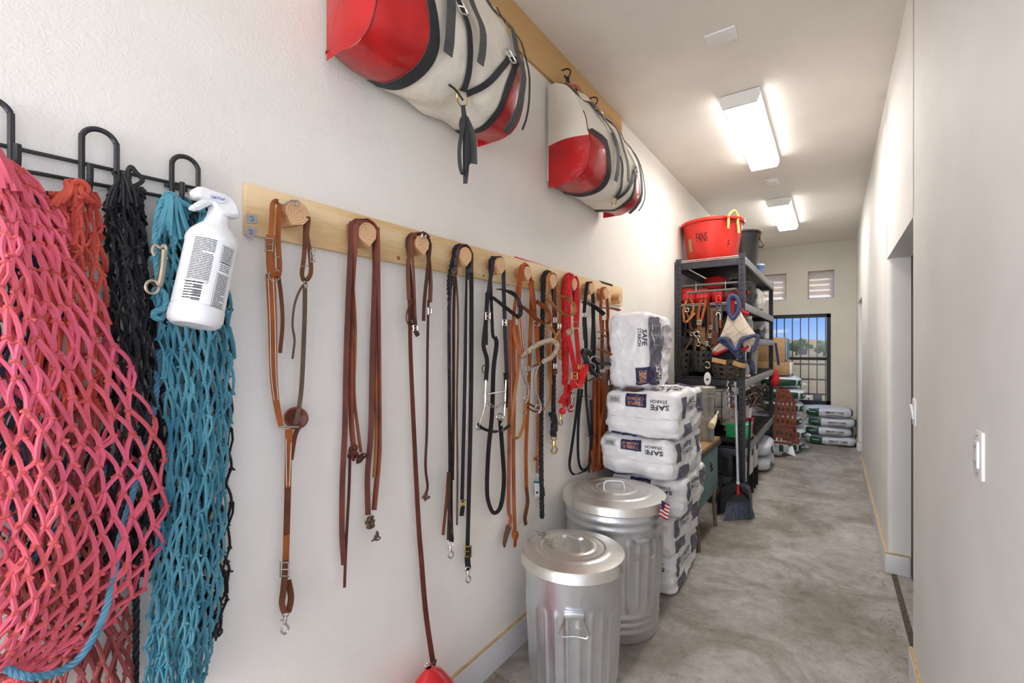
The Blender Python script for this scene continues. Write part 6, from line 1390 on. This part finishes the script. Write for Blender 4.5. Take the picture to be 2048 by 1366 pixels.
# grazing muzzles: woven baskets
def muzzle(cx, cy, wpx, hpx, label, mat, off=.14):
    t = thing('grazing_muzzle', label, 'muzzle', se(cx, cy+hpx/2, off), 'woven grazing muzzles'); c = se(cx, cy, off); s = dep(c)/F; rx = wpx*s/2; rz = hpx*s/2
    for j in range(4):
        f = j/3; z = c.z+rz*(1-2*f); r = rx*(1-.22*f*f); P = [V((c.x+r*math.cos(a), c.y+r*.75*math.sin(a), z+.006*math.sin(a*5))) for a in [2*PI*k/24 for k in range(25)]]
        MB().ribbon(P, [V((0, 0, 1))]*25, rz*.34, .005).build('band', mat, t)
    for k in range(11):
        a = 2*PI*k/11+.2; P = crv([V((c.x+rx*1.02*math.cos(a), c.y+rx*.77*math.sin(a), c.z+rz*1.15)), V((c.x+rx*.98*math.cos(a), c.y+rx*.74*math.sin(a), c.z)), V((c.x+rx*.78*math.cos(a), c.y+rx*.6*math.sin(a), c.z-rz*1.05)), V((c.x+rx*.2*math.cos(a), c.y+rx*.2*math.sin(a), c.z-rz*1.15))], 4)
        MB().ribbon(P, [V((-math.sin(a), math.cos(a), 0))]*len(P), .026, .005).build('upright_strap', mat, t)
    return t
m_muz = M('muzzle_rubber', (34, 34, 31), .55, var=.2); m_muz2 = M('muzzle_brown', (54, 46, 34), .6, var=.2)
muzzle(1370, 722, 34, 36, 'black woven grazing muzzle, leftmost by the shelf post', m_muz, .2); muzzle(1404, 722, 36, 34, 'black woven grazing muzzle, middle, with an S hook', m_muz, .26); tm = muzzle(1456, 738, 62, 30, 'wide brown woven grazing muzzle with tan leather bands', m_muz2, .24)
for q in ([(1424, 719), (1438, 722), (1452, 725)], [(1466, 725), (1480, 730), (1491, 732)]): eb(tm, 'leather_band', q, 9, M('band_leather', (196, 154, 104), .7), .43, phi=88)
t = thing('s_hook', 'pale metal S hook hung before the middle muzzle', 'hook', se(1414, 730, .42)); tb(t, 'wire', [(1411, 725), (1416, 724), (1420, 729), (1419, 735), (1414, 736), (1411, 733)], 1.3, m_steel, .42, T=se)
t = thing('white_tag', 'white oval tag hanging below the middle muzzle', 'tag', se(1415, 757, .42)); Pq = [se(1415+7*math.cos(a), 757+13*math.sin(a), .42) for a in [2*PI*i/20 for i in range(20)]]; MB().prism(Pq, (0, -.004, 0)).build('disc', m_white, t); MB().prism([se(1415+3*x, 759+2*y, .426) for x, y in ((-1, -1), (1, -1), (1, 1), (-1, 1))], (0, -.001, 0)).build('print', m_slate, t)
# chain and keys
t = thing('steel_chain', 'steel chain hanging in front of the wire basket', 'chain', se(1456, 790, .3))
for i in range(10):
    c = se(1454+i*.35, 764+i*5.6, .3); s = dep(c)/F; a_ = (i % 2)*PI/2; d1 = V((math.cos(a_+.4), math.sin(a_+.4), 0))
    MB().tube([c+d1*2.3*s*math.cos(b)+V((0, 0, 4*s*math.sin(b))) for b in [2*PI*k/10 for k in range(10)]], .8*s, 5, True).build('link', m_steel, t)
t = thing('snap_lanyard', 'blue lanyard with steel snaps next to the broom handle', 'lanyard', se(1464, 800, .28))
eb(t, 'strap', [(1463, 770), (1463, 795), (1462, 815)], 3, M('navy_web', (48, 58, 110), .8), .28, phi=88); eb(t, 'strap', [(1467, 775), (1467, 800)], 3, l_grey2, .28, phi=88); snap(t, 1462, 820, 22, m_steel, .29, T=se); snap(t, 1466, 770, 24, m_steel, .29, T=se); MB().ell(se(1466, 811, .3), (.016, .01, .026), 10, 8).build('fob', l_russ, t)

# wire basket with grey cloth ------------------------------------------------------------
t = thing('wire_basket', 'black wire grid basket on the crates at the near shelf end', 'basket', (-1.0, 4.75, .6))
gx0, gx1, gy, gz0, gz1 = -1.06, -.87, 4.72, .84, 1.14
for i in range(4): x = gx0+(gx1-gx0)*i/3; MB().tube([(x, gy, gz0), (x, gy, gz1)], .004, 6).build('wire', m_black, t); MB().tube([(x, gy+.5, gz0), (x, gy+.5, gz1)], .004, 6).build('wire', m_black, t); MB().tube([(x, gy, gz0), (x, gy+.5, gz0)], .004, 6).build('wire', m_black, t)
for z in (gz0, (gz0+gz1)/2, gz1):
    MB().tube([(gx0, gy, z), (gx1, gy, z), (gx1, gy+.5, z), (gx0, gy+.5, z)], .0045, 6, True).build('hoop', m_black, t)
bag('grey_cloth', 'crumpled pale grey cloth bag stuffed in the wire basket', 'cloth', (-.93, 4.98, 1.0), (.13, .2, .17), M('pale_grey_cloth', (164, 160, 158), .9, var=.1, scale=5), 0, 2.6, 44, .03)
bag('beige_cloth', 'beige cloth hanging below the grey bag, by the broom', 'cloth', (-.84, 4.93, .87), (.09, .06, .09), M('beige_cloth', (178, 160, 148), .9, var=.1), 0, 2.6, 45, .02)

# ================================================================== broom and dustpan
base_ = onZ(1478, 1041, 0.0); top = onY(1470, 764, 4.76); j = onY(1477, 992, 4.60)
t = thing('broom', 'upright broom with grey bristles, red socket and silver handle', 'broom', base_)
hd_ = onY(1476, 968, 4.615); MB().tube([hd_, top], .0125, 10).build('handle', M('aluminium', (190, 192, 200), .35, .6), t)
s = dep(j)/F; MB().tube([onY(1476, 968, 4.615), onY(1476, 976, 4.61), onY(1477, 988, 4.605)], [.016, .017, .022], 10).build('socket', M('red_plastic', (200, 20, 30), .4), t)
MB().tube([onY(1476, 963, 4.617), onY(1476, 969, 4.615)], .015, 10).build('ferrule', m_white, t)
Pq = [onY(a, b, 4.61) for a, b in ((1468, 988), (1486, 988), (1498, 1000), (1499, 1004), (1455, 1006), (1455, 1001))]; MB().prism(Pq, (0, .05, 0)).build('head', m_lid, t)
m_bri = M('grey_bristle', (96, 104, 122), .7, var=.25, scale=40)
br = MB(); rnd = random.Random(2)
for i in range(230):
    u = rnd.random(); v = rnd.random(); a = onY(1455+u*44, 1004, 4.61+.045*v); b = onZ(1446+u*64+rnd.uniform(-1, 1), 1043-u*6-v*6, .003+.006*rnd.random()); br.tube([a, a.lerp(b, .5)+V((0, rnd.uniform(-.004, .004), 0)), b], [.0032, .0028, .0022], 4)
tag(br.build('bristles', m_bri, t), kind='stuff')
t = thing('dustpan', 'dark lobby dustpan with wheel standing behind the broom', 'dustpan', (base_.x, 4.75, 0))
Po = [(1440, 1030), (1440, 990), (1445, 975), (1458, 968), (1476, 966), (1492, 968), (1500, 976), (1503, 995), (1504, 1028)]
mb = MB(); P1 = [onY(a, b, 4.68) for a, b in Po]; P1 = [V((p.x, p.y, max(.004, p.z))) for p in P1]; mb.prism(P1, (0, .015, 0)); mb.build('scoop', m_lid, t)
mb = MB(); P2 = crv(P1, 3); mb.ribbon([p+V((0, -.05, 0)) for p in P2], [V((0, 1, 0))]*len(P2), .12, .006); mb.build('rim', m_post, t)
wc = V((onY(1438, 1010, 4.72).x-.01, 4.72, .11)); MB().tube([wc+V((-.012, .11*math.cos(a), .11*math.sin(a)*.97)) for a in [2*PI*k/24 for k in range(24)]], .014, 8, True).build('wheel', M('dusty_wheel', (120, 110, 96), .8), t)
MB().tube([(base_.x+.05, 4.70, .3), (base_.x+.06, 4.78, .9)], .01, 8).build('handle', m_black, t)

# ================================================================== far end: brown web, red rag, boxes, sacks
m_webn = M('rust_leather_web', (128, 68, 50), .8, var=.2)
t = thing('web_apron', 'rust brown open web hanging from the far shelf post', 'net', onY(1575, 860, 7.3))
def fy(px, py, o=0): return onY(px, py, 7.30-o)
for i in range(5):
    f = i/4; MB().ribbon(crv([fy(1556+f*20, 772+f*8), fy(1552+f*38, 820), fy(1549+f*36, 880+f*4)], 5), [V((1, 0, 0))]*11, .034, .008).build('upright', m_webn, t)
for j in range(9):
    f = j/8; y = 786+f*98; l = 1555-f*7; r = 1578+min(1, f*3)*8-f*0; MB().ribbon([fy(l, y, .006), fy((l+r)/2, y+2, .006), fy(r, y+5, .006)], [V((0, 0, 1))]*3, .036, .008).build('crosspiece', m_webn, t)
for q in ([(1560, 772), (1575, 785), (1592, 808)], [(1583, 838), (1590, 860), (1597, 886)], [(1585, 884), (1592, 886), (1598, 887)], [(1582, 850), (1588, 870), (1586, 886)]): MB().ribbon(crv([fy(a, b, .0) for a, b in q], 4), [V((1, 0, .3))]*9, .035, .008).build('tail_strap', m_webn, t)
t = thing('red_rag', 'bright red rag tied at the far shelf post', 'rag', fy(1553, 755, .1)); pillow(lambda a, b, o: fy(a, b, o), [(1550, 736), (1555, 742), (1560, 762), (1556, 766), (1553, 772), (1542, 770), (1541, 762), (1547, 748)], .08, .03).build('cloth', m_redn, t)
for i, (a, b, z0, z1, lb) in enumerate(((1560, 1571, 761, 736, ''), (1553, 1573, 735, 692, ''))): pass
def box_at(px0, px1, py0, py1, Y, dY, name, label, mat):
    p0 = onY(px0, py1, Y); p1 = onY(px1, py0, Y); t = thing(name, label, 'box', ((p0.x+p1.x)/2, Y+dY/2, p0.z)); MB().box2((p0.x, Y, p0.z), (p1.x, Y+dY, p1.z), bev=.006).build('carton', mat, t)
    MB().box2((p1.x-.001, Y+.06, p0.z+.01), (p1.x+.012, Y+dY-.05, p1.z-.01)).build('side_label', m_white, t); return t, p0.z
TS = 7.75
m_bagw = M('bag_white', (206, 212, 222), .4, var=.06, scale=5); m_bagg = M('bag_green', (28, 74, 50), .4, var=.15); m_gold = M('bag_gold', (150, 104, 40), .5)
sx_c = -.95; zz = 0.0
hts = [.19, .18, .2, .19, .19, .18]
tilts = [0, .03, -.04, .05, -.03, .06]
for i, hgt in enumerate(hts):
    c = (-.70+.03*math.sin(i*2.1), 8.1, zz+hgt/2); sk = Sack(c, (.34, .30, hgt/2*1.0), tilts[i], 3.2, 50+i, .008, flat=True)
    lb = ('lowest', 'second lowest', 'third lowest', 'fourth lowest', 'second highest', 'highest')[i]+' green and white bag in the stack behind the brown web'
    t = thing('pellet_bag', lb, 'sack', (c[0], c[1], zz), 'green and white bags behind the web'); weld(sk.mesh(12).build('sack', m_bagw, t))
    decal(t, 'green_panel', sk.face('F', .2, -.05, 1.5, 1.1, .004), m_bagg, 8); decal(t, 'green_side', sk.face('R', -.55, -.1, .7, .9, .004), m_bagg, 8); decal(t, 'emblem', sk.face('R', -.55, .0, .2, .3, .007), m_bagw, 4)
    MB().prism([sk.S((1, .2, -.5)), sk.S((1, .5, -.3)), sk.S((1, .45, -.1))+V((.06, 0, -.02)), sk.S((1, .2, -.3))+V((.07, 0, -.02))], (0, 0, .006)).build('corner_ear', m_bagw, t)
    zz += hgt
t = thing('cardboard_box', 'lower brown cardboard box on the bag stack by the window', 'box', (-.75, 8.1, zz)); MB().box2((-1.0, 7.85, zz+.012), (-.53, 8.4, zz+.21), bev=.006).build('carton', m_card, t); MB().box2((-.528, 7.9, zz+.03), (-.50, 8.38, zz+.20), bev=.004).build('paper_sheets', m_white, t); zz += .215
t = thing('cardboard_box', 'upper taller cardboard box on the bag stack by the window', 'box', (-.8, 8.1, zz)); MB().box2((-1.05, 7.9, zz), (-.585, 8.4, zz+.36), bev=.006).build('carton', m_card, t); MB().box2((-.583, 7.95, zz+.02), (-.56, 8.38, zz+.34), bev=.004).build('blue_folder', M('folder_blue', (120, 150, 190), .5), t); MB().box2((-.93, 7.898, zz+.25), (-.88, 7.8995, zz+.31)).build('red_print', m_redn, t)
for i, hgt in enumerate((.15, .145, .145, .16)):
    z0_ = sum((.15, .145, .145, .16)[:i]); c = (-.055+(.02, -.03, .01, -.03)[i], 9.02, z0_+hgt/2); sk = Sack(c, (.335, .25, hgt/2*1.03), (.0, .02, -.02, .03)[i], 3.4, 70+i, .01)
    lb = ('bottom', 'second from bottom', 'second from top', 'top')[i]+' SMART CARB bag in the low stack under the window'
    t = thing('feed_bag', lb, 'sack', (c[0], c[1], z0_), 'low stack of printed bags'); weld(sk.mesh(12).build('sack', m_bagw, t))
    decal(t, 'green_panel', sk.face('F', -.66, .0, .68, 1.5, .004), m_bagg, 8); lettering(t, 'SMART CARB', sk.face('F', .32, .1, .75, .42, .005), m_txt, .02); decal(t, 'gold_bar', sk.face('F', .32, -.42, .75, .16, .005), m_gold); decal(t, 'brand_strip', sk.face('F', -.62, .1, .36, .14, .006), m_bagw, 3)
    decal(t, 'green_end', sk.face('R', -.1, 0, 1.0, 1.2, .004), m_bagg, 6)
for i, (y, z) in enumerate(((6.75, .1), (6.75, .29))):
    sk = Sack((-.87, y, z), (.24, .42, .094), .03*i, 3.2, 80+i, .008, flat=True); t = thing('pellet_bag', ('lower white bag with green ovals under the shelf far end', 'upper white bag with green ovals under the shelf far end')[i], 'sack', (-.87, y, z-.1), 'white bags under the shelf'); weld(sk.mesh(12).build('sack', m_bagw, t))
    n = 20
    for cy_ in (-.45, .35): f = sk.face('R', cy_, .0, .28, .62, .005); MB().add([f(.5*math.cos(2*PI*k/n), .5*math.sin(2*PI*k/n)) for k in range(n)], [tuple(range(n))]).build('green_oval', m_bagg, t)
sk = Sack((-.78, 7.62, .12), (.24, .2, .12), .4, 2.6, 90, .03); t = thing('pellet_bag', 'slumped white bag with open corner on the floor below the web', 'sack', (-.78, 7.62, 0)); weld(sk.mesh(12).build('sack', m_bagw, t)); MB().prism([sk.S((1, -.2, -.8)), sk.S((1, .5, -.6)), sk.S((1, .3, .2))+V((.1, -.02, -.02)), sk.S((1, -.2, -.6))+V((.14, -.05, -.06))], (0, 0, .01)).build('open_corner', m_bagw, t); decal(t, 'green_mark', sk.face('F', .5, .1, .3, .8, .005), m_bagg)

# straw and grit swept against the walls
st = MB(); rnd = random.Random(11)
for i in range(260):
    if i < 170: p = V((-W+.03+abs(rnd.gauss(0, .07)), rnd.uniform(1.1, 1.75), .004))
    else: p = V((E-.02-abs(rnd.gauss(0, .05)), rnd.uniform(1.4, 4.1), .004))
    a = rnd.random()*PI; L = rnd.uniform(.006, .03); d = V((math.cos(a), math.sin(a), rnd.uniform(-.1, .1)))*L; st.tube([p, p+V((0, 0, .002))+d*.5, p+d+V((0, 0, .002))], .0012, 4)
tag(st.build('straw_debris', M('straw', (128, 112, 72), .9, var=.4, scale=80)), 'loose straw and grit along the foot of the walls', 'straw', kind='stuff')
